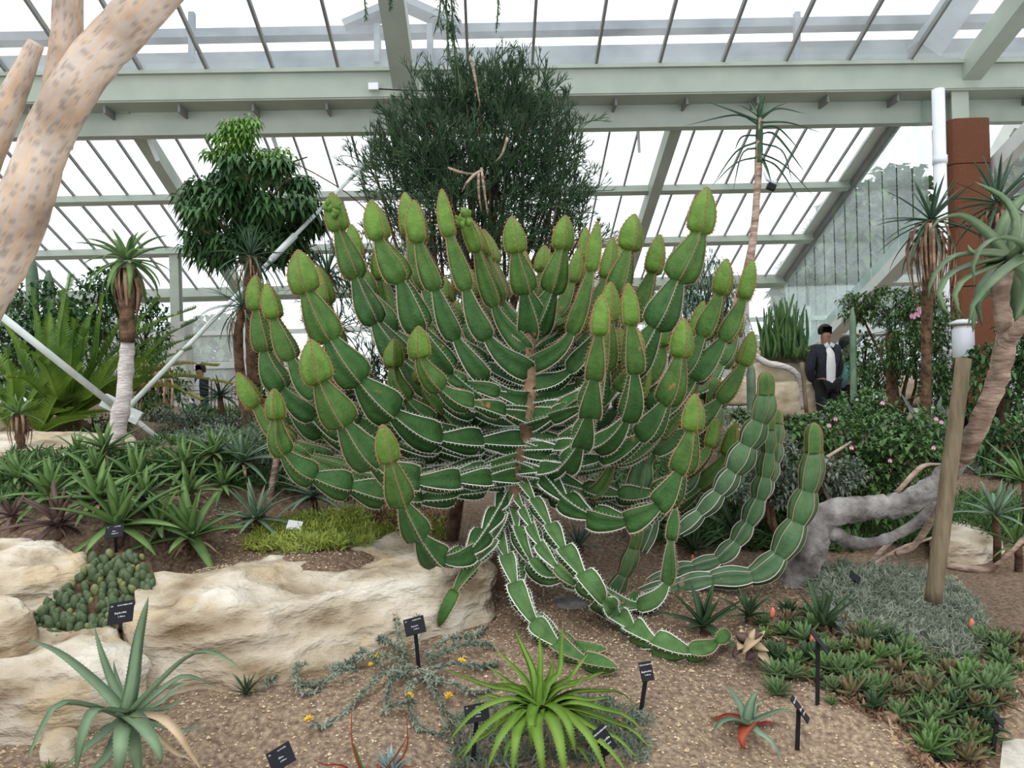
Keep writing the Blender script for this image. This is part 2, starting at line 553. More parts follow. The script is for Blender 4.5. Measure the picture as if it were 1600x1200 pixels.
# lower roof (falling away)
gl_ = gb / 2
rows_l = [0.0, 0.85, 2.4, 3.9, VEND]
UMIN_L = UC - 2.0 * BAY
k = 0
u = UW
while u > UMIN_L:
    if k: bar_thing(roof, 'glazing_bar', S(u, 0, RZ(0)), S(u, VEND, RZ(VEND)), 0.022, 0.05, 'steel_bar')
    for i in range(4):
        va, vb = rows_l[i], rows_l[i + 1]
        mb = MB()
        mb.bar(S(u - gl_ / 2, va + 0.01, RZ(va) + 0.03), S(u - gl_ / 2, vb - 0.01, RZ(vb) + 0.03), gl_ - 0.02, 0.008, NRM)
        mb.build('glass_pane', 'roof_glass', roof, smooth=False)
    u -= gl_; k += 1
for n in (-1.5, -0.5, 0.5):
    u = UC + n * BAY
    bar_thing(roof, 'rafter', S(u, 0, RZ(0) - 0.14), S(u, VEND, RZ(VEND) - 0.14), 0.17, 0.24)
for v, w_, h_ in ((0.85, 0.10, 0.12), (2.4, 0.12, 0.12), (3.9, 0.14, 0.13), (VEND, 0.22, 0.2)):
    bar_thing(roof, 'purlin', S(UMIN_L, v, RZ(v) - 0.08), S(UW, v, RZ(v) - 0.08), w_, h_, 'steel')
mb = MB()
mb.tube([S(UMIN_L, 0.8, RZ(0.8) - 0.22), S(UW - 0.3, 0.8, RZ(0.8) - 0.22)], 0.035, 8)
mb.build('opener_shaft', 'steel_white', roof)
r9 = random.Random(5)
for i in range(12):
    u = UMIN_L + 1.1 + i * (UW - UMIN_L - 1.5) / 12
    mb = MB()
    mb.bar(S(u, 0.8, RZ(0.8) - 0.22), S(u + 0.05, 1.0, RZ(1.0) - 0.42), 0.04, 0.05)
    mb.bar(S(u + 0.2, 0.8, RZ(0.8) - 0.06), S(u + 0.2, 0.8, RZ(0.8) - 0.3), 0.03, 0.03)
    mb.build('opener_arm', 'white_plastic', roof, smooth=False)
# the main beam: a box face over a recessed soffit and a lower flange
beam = thing('trim_beam', 'deep pale green steel girder crossing the glasshouse', 'beam', S(0, 0, 0), kind='structure')
zb = P(800, 152, D0).z; z2 = P(800, 172, D0).z
UB0, UB1 = UMIN_L, UMAX_U
def hbox(name, v0, v1, z0, z1, material='steel', u0=UB0, u1=UB1, parent=beam):
    mb = MB()
    mb.box(S((u0 + u1) / 2, (v0 + v1) / 2, (z0 + z1) / 2), u1 - u0, v1 - v0, z1 - z0, Matrix.Rotation(YAW, 3, 'Z'))
    return mb.build(name, material, parent, smooth=False)
hbox('beam_web', -0.10, 0.0, zb, ZT - 0.02)
hbox('top_flange', -0.16, 0.05, ZT - 0.02, ZT + 0.03)
hbox('soffit', -0.08, 0.5, zb - 0.02, zb)
hbox('bottom_flange', 0.30, 0.45, z2 - 0.16, zb - 0.02)
for i in range(26):
    u = UB0 + 0.7 + i * 0.98
    hbox('stiffener', 0.02, 0.3, zb - 0.12, zb - 0.02, 'steel_bar', u, u + 0.03)
# posts
def post(name, u, v, w, z0, z1, m_='steel', label=None):
    mb = MB()
    M = Matrix.Rotation(YAW, 3, 'Z')
    mb.box(S(u, v - w / 2, (z0 + z1) / 2), w, 0.02, z1 - z0, M)
    mb.box(S(u, v + w / 2, (z0 + z1) / 2), w, 0.02, z1 - z0, M)
    mb.box(S(u, v, (z0 + z1) / 2), 0.02, w, z1 - z0, M)
    o = mb.build(name, m_, smooth=False)
    tag(o, label, 'post', kind='structure')
post('column_steel', UC + 0.02, 0.25, 0.24, 1.0, ZT, 'steel', 'pale steel post behind the dark pencil bush')
post('column_steel', UR - 0.12, 0.10, 0.24, 1.0, ZT, 'steel', 'pale steel post above the brown wrapped pillar')
# eave post on the left with its concrete block
pl = P(265, 440, S(0, 3.9, 0).y)
ul = u_at(278, 3.9, 440)
post('column_steel', ul - 0.05, 3.95, 0.16, 2.6, RZ(3.9) - 0.1, 'steel', 'short steel post on the pale block at left')
mb = MB(); mb.box(S(ul, 3.9, 2.15), 0.36, 0.4, 1.4 , Matrix.Rotation(YAW, 3, 'Z'))
o = mb.build('column_block', 'concrete_pale', smooth=False); tag(o, 'pale grey concrete block under the left eave post', 'pillar', kind='structure')
mb = MB(); mb.box(S(ul, 3.9, 1.2), 0.22, 0.2, 1.0, Matrix.Rotation(YAW, 3, 'Z'))
o = mb.build('column_base', 'steel_white', smooth=False); tag(o, 'white post stub behind the cycad fronds', 'pillar', kind='structure')
# far wall
wall = thing('wall_back', 'low glazed back wall with white frames', 'wall', S(0, VEND, 0), kind='structure')
zt, zf = RZ(VEND) - 0.2, 0.8
def wbox(name, u0, u1, z0, z1, m_, t=0.08, v=VEND):
    mb = MB(); mb.box(S((u0 + u1) / 2, v, (z0 + z1) / 2), u1 - u0, t, z1 - z0, Matrix.Rotation(YAW, 3, 'Z'))
    return mb.build(name, m_, wall, smooth=False)
for z, h in ((2.75, 0.09), (2.1, 0.14), (1.25, 0.5)):
    wbox('rail', UMIN_L, UW + 8, z - h / 2, z + h / 2, 'steel_white')
u = UMIN_L
while u < UW + 8:
    wbox('mullion', u - 0.03, u + 0.03, zf, zt if u < UW else 3.0, 'steel_white', 0.1)
    for za, zb_ in ((2.18, 2.70), (2.80, zt), (1.5, 2.03)):
        if zb_ > za: wbox('glass_pane', u + 0.03, u + BAY / 6 - 0.03, za, zb_, 'roof_glass', 0.01)
    u += BAY / 6
# glass gable on the right, and its lower sloping beam
gable = thing('wall_right', 'glazed right gable under the sloping roof edge', 'wall', S(UW, 2, 0), kind='structure')
def gbar(name, a, b, w, h, m_='steel'):
    mb = MB(); mb.bar(a, b, w, h); return mb.build(name, m_, gable, smooth=False)
gbar('verge_rail', S(UW, 0, RZ(0) - 0.1), S(UW, VEND, RZ(VEND) - 0.1), 0.10, 0.12, 'steel_bar')
gbar('verge_cap', S(UW - 0.1, 0, RZ(0) + 0.02), S(UW - 0.1, VEND, RZ(VEND) + 0.02), 0.25, 0.05, 'steel_white')
gbar('sloping_beam', S(UW + 0.12, -0.2, RZ(0) - DROP + 0.06), S(UW + 0.12, VEND + 0.3, RZ(VEND) - DROP - 0.12), 0.22, 0.34, 'steel_white')
v = 0.15; i = 0
while v < VEND:
    thick = i % 3 == 0
    gbar('mullion', S(UW, v, RZ(v) - 0.1), S(UW, v, RZ(v) - DROP), 0.09 if thick else 0.03, 0.06 if thick else 0.03, 'steel_white' if thick else 'steel_bar')
    v2 = min(v + 0.42, VEND)
    mb = MB()
    a, b = v + 0.02, v2 - 0.02
    q = [S(UW, a, RZ(a) - 0.12), S(UW, b, RZ(b) - 0.12), S(UW, b, RZ(b) - DROP), S(UW, a, RZ(a) - DROP)]
    q2 = [p + SU * 0.008 for p in q]
    mb.add(q + q2, [(0, 1, 2, 3), (7, 6, 5, 4), (0, 4, 5, 1), (1, 5, 6, 2), (2, 6, 7, 3), (3, 7, 4, 0)])
    mb.build('glass_pane', 'wall_glass', gable, smooth=False)
    v += 0.42; i += 1
# side roof right of the gable, one storey lower, same slope
side = thing('ceiling_side', 'lower side roof of glass right of the gable', 'roof', S(UW + 3, 2, 0), kind='structure')
u = UW + 0.3
i = 0
while u < UW + 8:
    for va, vb in ((-2.2, 0), (0, 1.8), (1.8, 3.6), (3.6, VEND)):
        mb = MB(); mb.bar(S(u + 0.3, va + .01, RZ(va) - DROP + .03), S(u + 0.3, vb - .01, RZ(vb) - DROP + .03), 0.58, 0.008, NRM)
        mb.build('glass_pane', 'wall_glass', side, smooth=False)
    mb = MB(); mb.bar(S(u, -2.2, RZ(-2.2) - DROP), S(u, VEND, RZ(VEND) - DROP), 0.03 if i % 3 else 0.14, 0.05 if i % 3 else 0.2, NRM)
    mb.build('glazing_bar', 'steel_bar' if i % 3 else 'steel_white', side, smooth=False)
    u += 0.6; i += 1
for v in (-2.2, 0, 1.8, 3.6, VEND):
    mb = MB(); mb.bar(S(UW + 0.2, v, RZ(v) - DROP - .06), S(UW + 8, v, RZ(v) - DROP - .06), 0.12, 0.14, NRM)
    mb.build('purlin', 'steel_white', side, smooth=False)
# pitched white frame seen right of the pillar
mb = MB()
mb.bar(P(1530, 268, 12.0), P(1572, 192, 12.2), 0.2, 0.2); mb.bar(P(1570, 190, 12.2), P(1680, 235, 12.6), 0.2, 0.2)
mb.bar(P(1535, 300, 12.0), P(1580, 222, 12.2), 0.08, 0.08)
o = mb.build('trim_frame', 'steel_white', smooth=False); tag(o, 'white pitched steel frame beyond the brown pillar', 'frame', kind='structure')
# girders of the neighbouring roof outside, seen through the milky upper glass
mb = MB()
for py, h in ((80, 0.36), (34, 0.16)):
    mb.bar(P(-900, py + 45, 14.0), P(2600, py - 20, 14.6), 0.3, h)
for px in (590, 672):
    mb.bar(P(px, 40, 14.1), P(px, 100, 14.1), 0.22, 0.1)
mb.bar(P(540, 45, 14.1), P(630, 5, 14.1), 0.5, 0.12); mb.bar(P(630, 5, 14.1), P(720, 45, 14.1), 0.5, 0.12)
mb.bar(P(1245, 20, 14.1), P(1245, 100, 14.1), 0.12, 0.1); mb.bar(P(1440, 85, 14.1), P(1520, -30, 14.1), 0.5, 0.5)
mb.bar(P(300, 20, 14.1), P(300, 100, 14.1), 0.12, 0.1)
o = mb.build('trim_girder', 'slate_paint', smooth=False); tag(o, 'grey outer girders of the next roof seen through the upper glass', 'girder', kind='structure')
# downpipe and brown wrapped pillar
dp = 9.6
pp = [P(1462, 140, dp), P(1478, 640, dp)]
pt = thing('downpipe', 'white vertical downpipe beside the brown wrapped pillar', 'pipe', (pp[1].x, pp[1].y, gz(pp[1].x, pp[1].y)))
mb = MB(); mb.tube([Vector((pp[1].x, dp, gz(pp[1].x, dp) - 0.05)), Vector((pp[0].x + 0.03, dp, pp[0].z))], 0.075, 14)
mb.build('pipe', 'white_plastic', pt)
for py in (250, 545):
    c = P(1470, py, dp); c.x = pp[1].x + (pp[0].x + .03 - pp[1].x) * ((c.z - gz(pp[1].x, dp)) / (pp[0].z - gz(pp[1].x, dp))); c.y = dp
    mb = MB(); mb.tube([c - Vector((0, 0, 0.05)), c + Vector((0, 0, 0.05))], 0.088, 14); mb.build('pipe_socket', 'white_plastic', pt)
pil = thing('column_wrapped', 'tall brown fibre-wrapped pillar at right of the gable', 'pillar', P(1505, 640, 9.9), kind='structure')
joints = [192, 262, 358, 450, 545, 640, 760]
for a, b in zip(joints, joints[1:]):
    c0, c1 = P(1505 + (a - 192) * 0.025, a, 9.9), P(1505 + (b - 192) * 0.025, b, 9.9)
    cx = P(1509, 400, 9.9).x
    hgt = c0.z - c1.z - 0.012
    zc = (c0.z + c1.z) / 2
    mb = MB()
    n = 6
    vs = []
    w = 0.265
    for z in (zc - hgt / 2, zc + hgt / 2):
        for k in range(16):
            t = 2 * PI * k / 16
            sx = math.copysign(abs(math.cos(t)) ** 0.35, math.cos(t)); sy = math.copysign(abs(math.sin(t)) ** 0.35, math.sin(t))
            vs.append(Vector((cx + w * sx, 9.95 + w * sy, z)))
    mb.add(vs, [(k, (k + 1) % 16, 16 + (k + 1) % 16, 16 + k) for k in range(16)] + [tuple(range(16))[::-1], tuple(range(16, 32))])
    mb.build('wrap_section', 'brown_mesh', pil, smooth=False)
# tie rods
def rod(name, label, a, b, r=0.024, extra=()):
    t = thing(name, label, 'rod', a)
    mb = MB(); mb.tube([a, b], r, 8); mb.build('bar', 'rod_paint', t)
    for f0, f1, rr in extra:
        mb = MB(); mb.tube([a.lerp(b, f0), a.lerp(b, f1)], rr, 8); mb.build('turnbuckle', 'rod_paint', t)
    return t
xb = P(195, 642, 5.9)
rod('tie_rod', 'white tie rod rising from the bracket to the dark bush', xb, P(585, 240, 8.4), 0.021, ((0.50, 0.60, 0.034), (0.93, 0.965, 0.06)))
rod('tie_rod', 'white tie rod running down from upper left to the bracket', P(-30, 468, 5.2), P(178, 634, 5.85), 0.026)
rod('tie_rod', 'white tie rod falling from the bracket into the aloes', P(205, 650, 5.9), P(268, 702, 6.2), 0.02)
bt = thing('rod_bracket', 'pale steel bracket joining the white tie rods behind the white-stemmed aloe', 'bracket', xb)
for c in (P(176, 632, 5.87), P(202, 647, 5.92)):
    mb = MB(); mb.bar(c - Vector((0.07, 0, -0.04)), c + Vector((0.07, 0.02, -0.04)), 0.05, 0.1); mb.build('plate', 'rod_paint', bt, smooth=False)
# small floodlight on the glazing near the slim aloe, and sockets
fl = thing('floodlight', 'small black floodlight hanging behind the slim tall aloe', 'lamp', P(1208, 288, 9.5))
mb = MB(); mb.box(P(1205, 292, 9.5), 0.10, 0.08, 0.07, Matrix.Rotation(0.4, 3, 'Y')); mb.build('housing', 'dark_metal', fl, smooth=False)
mb = MB(); mb.tube([P(1212, 286, 9.5), P(1200, 280, 9.55), P(1196, 270, 9.6)], 0.03, 8); mb.build('bracket', 'white_plastic', fl)
sk = thing('junction_box', 'small white box fixed to the girder above the bush', 'box', P(584, 137, D0 - 0.2))
mb = MB(); mb.box(P(584, 136, D0 - 0.25), 0.13, 0.08, 0.09); mb.build('box_body', 'white_plastic', sk, smooth=False)
mb = MB(); mb.tube([P(590, 139, D0 - 0.25), P(660, 142, D0 - 0.2), P(720, 138, D0 - 0.2)], 0.009, 5); mb.build('cable', 'dark_metal', sk)
# ------------------------------------------------------------------ the candelabra euphorbia
def lerp3(a, b, t): return tuple(a[i] + (b[i] - a[i]) * t for i in range(3))
def stem_profile(t):
    """radius factor along one joint, 0 = lower end, 1 = upper neck"""
    if t < 0.10: return 0.50 + 0.42 * (t / 0.10)
    if t < 0.28: return 0.92 + 0.08 * math.sin((t - 0.10) / 0.18 * PI / 2)
    u = (t - 0.28) / 0.72
    return 1.0 - 0.62 * (u ** 1.25)
def tip_profile(t):
    if t < 0.09: return 0.45 + 0.47 * (t / 0.09)
    if t < 0.30: return 0.92 + 0.08 * math.sin((t - 0.09) / 0.21 * PI / 2)
    u = (t - 0.30) / 0.70
    return max(0.04, math.cos(u * PI / 2) ** 0.72)
def winged_branch(body, ridge, path, segL, rad, twist=0.0, wings=4, young=(1.0, 1.0, 1.0), young_frac=0.15, ridge_young=(0.27, 0.15, 0.07), ridge_old=(0.74, 0.74, 0.68),
                  old_col=(0.66, 0.72, 0.75), tip_col=(2.1, 1.6, 1.0), spines=True, valley=0.50, base_r=1.0, age0=0.0, soft=False, seed=0, agep=1.3, rw=1.0):
    """path runs tip -> base.  joints of about segL; rad = full wing radius"""
    r = random.Random(seed)
    Ltot = plen(path)
    n = max(2, round(Ltot / segL))
    lens = [segL * (0.82 if i == 0 else r.uniform(0.9, 1.1)) for i in range(n)]
    k = Ltot / sum(lens)
    lens = [l * k for l in lens]
    fine = smooth_path(path, 160)
    T = tangents(fine)
    # frame: keep one wing turned by 'twist' from the viewer
    FR = frames([-t for t in T], Vector((0, -1, 0.15)))
    def at(s):
        f = max(0, min(158.999, s / Ltot * 159))
        i = int(f); w = f - i
        p = fine[i].lerp(fine[i + 1], w)
        x, y = FR[i]; x2, y2 = FR[i + 1]
        return p, x.lerp(x2, w), y.lerp(y2, w), -T[i]
    s = 0
    for j in range(n):
        L = lens[j]
        prof = tip_profile if j == 0 else stem_profile
        ts = ([0, 0.05, 0.1, 0.2, 0.32, 0.48, 0.64, 0.78, 0.9, 1.0] if j == 0 else [-0.06, 0.02, 0.1, 0.22, 0.36, 0.52, 0.68, 0.84, 1.0])
        if soft: prof = (lambda t: 0.66 + 0.34 * math.sin(min(1, max(0, t)) * PI)) if j else (lambda t: 0.86 if t < 0.5 else max(0.05, 0.86 * math.cos((t - 0.5) * PI) ** 0.5))
        tp_ = (n - 1 - j)
        sc = rad * ((0.73, 0.86, 1.0)[j] if j < 3 else 1.08) * (1.0 if tp_ > 3 else (0.62, 0.70, 0.82, 0.92)[tp_] if n > 4 else 0.85) * r.uniform(0.93, 1.05)
        age = min(1, age0 + (j / max(6, n)) ** 1.0)
        if j == 0: c = tip_col
        elif j == 1: c = lerp3(tip_col, old_col, 0.62)
        else: c = lerp3(young, old_col, min(1, age * 1.6))
        tw = twist + (r.uniform(-0.05, 0.05))
        m = wings * 4
        vs = []; fs = []
        rid = [[] for _ in range(wings)]
        for t in ts:
            p, x, y, tt = at(s + (1 - t) * L)
            pr = prof(max(0, t)) * sc
            if t < 0: pr = prof(0) * sc * 0.7
            for q in range(m):
                a = tw + 2 * PI * q / m
                ph = (q % 4)
                f = 1.0 if ph == 0 else (valley if ph == 2 else (1 + valley) / 2 * 0.90)
                if j == 0: f = 1.0 if ph == 0 else f + (1 - f) * 0.30
                # tooth-like lower corners of the wings hang slightly back
                off = -tt * (0.035 * L * (1 if ph == 0 else 0) * (1 if 0 <= t < 0.2 else 0))
                vs.append(p + (x * math.cos(a) + y * math.sin(a)) * (pr * f) + off)
            for w_ in range(wings):
                a = tw + 2 * PI * w_ / wings
                d = x * math.cos(a) + y * math.sin(a)
                if t >= 0:
                    off = -tt * (0.035 * L * (1 if t < 0.2 else 0))
                    rid[w_].append((p + d * pr + off, d, tt))
        for i in range(len(ts) - 1):
            for q in range(m):
                q2 = (q + 1) % m
                fs.append((i * m + q, i * m + q2, (i + 1) * m + q2, (i + 1) * m + q))
        fs.append(tuple(range(m))[::-1]); fs.append(tuple((len(ts) - 1) * m + q for q in range(m)))
        body.add(vs, fs, c)
        rc = lerp3(ridge_young, ridge_old, min(1, (age * agep) ** 1.5 if j > 1 else age * 0.4))
        for w_ in range(wings):
            pts = rid[w_]
            vs = []; fs = []
            hw = 0.0024 * rw
            for (p, d, tt) in pts:
                sd = d.cross(tt)
                vs += [p + sd * hw - d * 0.002, p + d * 0.003 * rw, p - sd * hw - d * 0.002]
            for i in range(len(pts) - 1):
                b = i * 3
                fs += [(b, b + 1, b + 4, b + 3), (b + 1, b + 2, b + 5, b + 4)]
            ridge.add(vs, fs, rc)
            if spines:
                ns = max(4, int(L / 0.018))
                for e in range(ns):
                    ft = (e + 0.5) / ns * (len(pts) - 1)
                    i = int(ft); w = ft - i
                    p = pts[i][0].lerp(pts[i + 1][0], w); d = pts[i][1]; tt = pts[i][2]
                    sd = d.cross(tt)
                    for sg in (-1, 1):
                        tipp = p + d * r.uniform(0.010, 0.015) + sd * (sg * 0.009) + tt * r.uniform(-0.003, 0.002)
                        ridge.add([p + tt * 0.0024, p - tt * 0.0024, p + sd * sg * 0.003, tipp], [(0, 1, 3), (1, 2, 3), (2, 0, 3)], rc)
        s += L
DC = 4.3
TR = [P(790, 940, DC + 0.05), P(786, 880, DC + 0.02), P(792, 830, DC), P(806, 760, DC), P(820, 690, DC), P(828, 620, DC), P(830, 560, DC), P(828, 500, DC), P(826, 465, DC)]
ce = thing('candelabra_euphorbia', 'huge candelabra euphorbia with jointed winged green arms filling the middle of the bed', 'cactus', G(795, 930))
mb = MB()
tp = smooth_path(TR, 40)
rads = [0.066 - 0.024 * (i / 39) + 0.007 * math.sin(i * 1.9) for i in range(40)]
mb.tube(tp, rads, 10, rough=0.35)
rr = random.Random(2)
for i in range(220):   # dry thorny leaf-base knobs all over the old trunk
    k = rr.randrange(2, 39); a = rr.uniform(0, 2 * PI)
    p = tp[k] + Vector((math.cos(a) * rads[k], math.sin(a) * rads[k], rr.uniform(-.03, .03)))
    e = p + Vector((math.cos(a) * rr.uniform(.015, .04), math.sin(a) * rr.uniform(.015, .04), rr.uniform(-.02, .02)))
    mb.tube([p, e], [0.006, 0.001], 3)
mb.build('trunk', 'trunk_tan', ce)
mb = MB()
mb.tube(smooth_path([P(705, 880, 4.75), P(712, 800, 4.7), P(735, 735, 4.6), P(800, 690, 4.35)], 14), [0.05, 0.045, 0.04, 0.04, 0.038, 0.036, 0.034, 0.034, 0.034, 0.034, 0.034, 0.034, 0.034, 0.034], 8, rough=0.3)
mb.build('old_stem', 'bark_brown', ce)

def branch(pix, dz, seg=0.255, rad=0.115, tw=0.0, seed=0, sag=0.0, d0=DC, **k):
    """pix: image path tip -> base; dz: depth of the tip relative to the trunk (arms spread in all directions)"""
    n = len(pix)
    L = [0]
    for i in range(1, n): L.append(L[-1] + math.hypot(pix[i][0] - pix[i - 1][0], pix[i][1] - pix[i - 1][1]))
    pts = []
    for i, q in enumerate(pix):
        w = L[i] / L[-1]
        e = 1 - w ** 2.2 if len(q) == 2 else None
        dd = d0 + (dz * e if e is not None else q[2])
        pts.append(P(q[0], q[1], dd) if not (len(q) == 3 and q[2] < -5) else G(q[0], q[1]) + Vector((0, 0, rad * .55)))
    for q in pts:
        g_ = gz(q.x, q.y) + rad * 0.7
        if q.z < g_ and q is not pts[-1]: q.z = g_
    b = MB(); rg = MB()
    winged_branch(b, rg, smooth_path(pts, 60), seg, rad, tw, seed=seed, **k)
    o = b.build('branch', 'euphorbia', ce)
    rg.build('thorny_margin', 'thorn', o, smooth=False)
    return o
Q = PI / 4
BR = [
 # upper left
 ([(518,300),(530,360),(552,420),(580,490),(625,560),(690,620),(760,650),(815,652)], 0.35, .255, .088, 0.25),
 ([(580,312),(596,380),(628,440),(655,510),(700,580),(755,630),(822,640)], -0.25, .285, .112, 0.55),
 ([(632,300),(640,360),(655,430),(690,500),(740,560),(825,600)], 0.35, .27, .100, 0.9),
 ([(647,312),(655,380),(680,450),(705,515),(745,575),(790,615),(828,620)], -0.15, .285, .108, 0.75),
 ([(690,295),(700,360),(725,440),(745,500),(780,550),(828,580)], -0.12, .285, .106, 0.8),
 ([(722,326),(745,390),(760,440),(785,500),(828,550)], 0.05, .26, .095, 0.5),
 ([(738,345),(758,400),(775,450),(800,500),(828,530)], 0.15, .26, .092, 0.6),
 ([(755,358),(770,405),(782,460),(800,510),(828,540)], 0.6, .24, .085, 0.3),
 ([(799,338),(808,400),(820,450),(832,500),(830,520)], -0.22, .255, .118, 0.2),
 ([(465,390),(478,450),(505,510),(545,575),(600,635),(665,680),(740,690),(818,690)], -0.45, .27, .118, 0.1),
 ([(399,430),(402,480),(410,530),(430,590),(480,640),(570,680),(700,700),(815,705)], 0.05, .23, .085, 0.6),
 ([(417,442),(430,500),(455,560),(490,610),(560,655),(660,690),(815,700)], -0.25, .235, .088, 0.7),
 ([(495,415),(508,460),(520,520),(560,590),(640,640),(740,665),(820,668)], 0.7, .24, .082, 0.4),
 ([(592,378),(596,430),(610,490),(650,550),(720,600),(825,620)], 0.8, .24, .082, 0.4),
 ([(485,530),(498,590),(530,650),(575,715),(640,750),(720,750),(806,745)], -0.85, .28, .122, 0.12),
 ([(371,582),(398,630),(440,680),(500,712),(590,730),(700,735),(808,735)], -0.1, .25, .088, 0.75),
 ([(428,607),(432,655),(440,700),(480,740),(560,765),(650,780),(720,770),(806,752)], -0.45, .215, .088, 0.1),
 ([(421,555),(428,600),(450,650),(510,690),(600,715),(720,715),(815,712)], 0.4, .22, .07, 0.4),
 ([(410,470),(415,520),(425,570),(445,625),(520,680),(640,705),(812,715)], 0.35, .23, .08, 0.2),
 ([(597,663),(612,730),(635,800),(680,870),(730,865),(770,810),(792,768)], -1.05, .27, .098, 0.3),
 ([(660,588),(662,630),(675,670),(720,690),(815,690)], 0.9, .22, .06, 0.3),
 ([(548,350),(562,420),(590,480),(640,550),(720,600),(825,610)], 0.75, .25, .088, 0.9),
 # crown centre
 ([(818,388),(822,430),(828,480),(830,500)], 0.25, .22, .085, 0.5),
 ([(851,383),(848,430),(838,475),(830,505)], 0.35, .23, .085, 0.0),
 ([(884,336),(876,400),(860,460),(842,500),(832,520)], -0.05, .27, .108, 0.1),
 ([(905,388),(898,430),(880,480),(850,520),(832,540)], 0.3, .24, .085, 0.6),
 ([(934,345),(924,420),(905,490),(880,540),(832,570)], -0.2, .28, .100, 0.7),
 ([(915,355),(915,420),(895,480),(860,530),(830,550)], 0.45, .26, .085, 0.3),
 ([(958,370),(950,420),(930,480),(880,550),(832,575)], 0.6, .25, .085, 0.2),
 ([(992,334),(980,400),(958,470),(925,540),(880,590),(832,605)], -0.05, .265, .105, 0.3),
 ([(1032,366),(1018,430),(990,500),(945,570),(890,610),(830,625)], 0.1, .26, .096, 0.5),
 ([(1105,292),(1090,370),(1062,430),(1030,500),(985,570),(925,620),(830,650)], -0.25, .30, .118, 0.05),
 ([(973,375),(968,430),(950,500),(900,570),(830,600)], 0.85, .25, .085, 0.7),
 ([(868,395),(862,440),(850,490),(832,520)], 0.55, .23, .08, 0.4),
 # right
 ([(940,460),(935,530),(925,610),(912,680),(880,730),(815,735)], -0.95, .27, .100, 0.75),
 ([(954,440),(952,500),(945,580),(925,650),(880,690),(822,700)], -0.45, .25, .088, 0.1),
 ([(981,442),(985,510),(990,580),(985,640),(950,690),(890,700),(820,700)], -0.7, .27, .094, 0.8),
 ([(1069,497),(1062,560),(1045,620),(1005,680),(940,715),(870,715),(818,700)], -0.5, .25, .100, 0.2),
 ([(1136,404),(1125,460),(1100,520),(1065,580),(1010,640),(930,680),(820,690)], 0.1, .25, .094, 0.4),
 ([(1176,405),(1160,470),(1130,530),(1085,590),(1025,650),(950,700),(818,710)], 0.15, .26, .092, 0.6),
 ([(1176,517),(1160,570),(1120,630),(1060,680),(980,715),(900,720),(816,715)], 0.35, .25, .085, 0.8),
 ([(1086,615),(1080,680),(1062,740),(1030,790),(970,815),(900,795),(850,745),(812,730)], -0.85, .24, .100, 0.2),
 ([(1100,470),(1085,530),(1055,590),(1000,640),(920,670),(825,675)], 0.6, .24, .08, 0.3),
 ([(1010,560),(1000,610),(975,665),(930,690),(822,690)], -0.1, .24, .085, 0.2),
 ([(1090,560),(1072,620),(1030,680),(960,720),(880,730),(815,725)], 0.2, .24, .085, 0.55),
 ([(1120,650),(1108,700),(1080,730),(1020,770),(940,770),(860,745),(810,730)], 0.25, .2, .07, 0.4),
 ([(975,680),(955,730),(930,770),(880,770),(812,745)], 0.15, .2, .075, 0.6),
 ([(1150,660),(1130,720),(1080,770),(1000,800),(900,790),(808,750)], 0.5, .22, .075, 0.2),
 # old low arms trailing over the soil
 ([(686,1000,-.72),(697,950,-.72),(725,900,-.6),(765,850,-.35),(785,800,-.12),(800,750,0)], 0, .20, .078, 0.8),
 ([(1000,985,-.2),(960,955,-.4),(900,905,-.45),(850,900,-.4),(815,850,-.3),(800,790,0)], 0, .2, .085, 0.5),
 ([(968,1062,-9),(905,1045,-9),(850,1005,-9),(815,940,-.6),(795,880,-.4),(780,830,-.15),(796,790,0)], 0, .235, .094, 0.0),
 ([(950,1028,-9),(900,1022,-9),(850,990,-9),(815,930,-.5),(806,860,-.2),(800,800,0)], 0, .2, .075, 0.5),
 ([(1140,1003,-9),(1090,1035,-9),(1020,1020,-9),(960,975,-9),(925,920,-.6),(880,860,-.4),(845,800,-.2),(812,750,0)], 0, .21, .096, 0.35),
 ([(935,925,-.45),(890,905,-.5),(850,860,-.4),(825,810,-.2),(805,770,0)], 0, .17, .07, 0.9),
 ([(1056,790,-.3),(1048,850,-.3),(1042,910,-.3),(1010,965,-.35),(960,960,-.3),(900,900,-.2),(830,840,-.1),(800,800,0)], 0, .20, .082, 0.55),
 ([(890,840,.5),(870,870,.4),(830,850,.2),(795,820,0)], 0, .18, .07, 0.3),
 ([(610,760,-.3),(650,750,-.3),(720,740,-.2),(806,730,0)], 0, .2, .075, 0.4),
 ([(470,660,.3),(560,690,.3),(680,690,.2),(816,670,0)], 0, .22, .08, 0.2),
 ([(440,690,-.1),(520,730,-.2),(620,755,-.2),(720,735,-.1),(812,712,0)], 0, .22, .085, 0.5),
 ([(1160,480,.6),(1140,550,.55),(1080,620,.45),(960,660,.2),(822,665,0)], 0, .24, .08, 0.4),
]
for i, (px, dz, sg, rd, tw) in enumerate(BR):
    low = i >= 48 and i < 56
    extra = {}
    if i >= 48:
        extra = dict(age0=0.45, tip_col=(1.1, 1.1, 1.1), old_col=(1.5, 1.25, 1.5), valley=0.42)
        if i in (48, 52): extra['tip_col'] = (1.0, 1.0, 0.8)
    kz = 1 + (dz if dz else -.45 if i in (50, 51, 52, 53) else 0) / DC
    branch(px, dz, sg * kz, rd * (0.78 if low else 0.97) * kz, tw, seed=i, **extra)
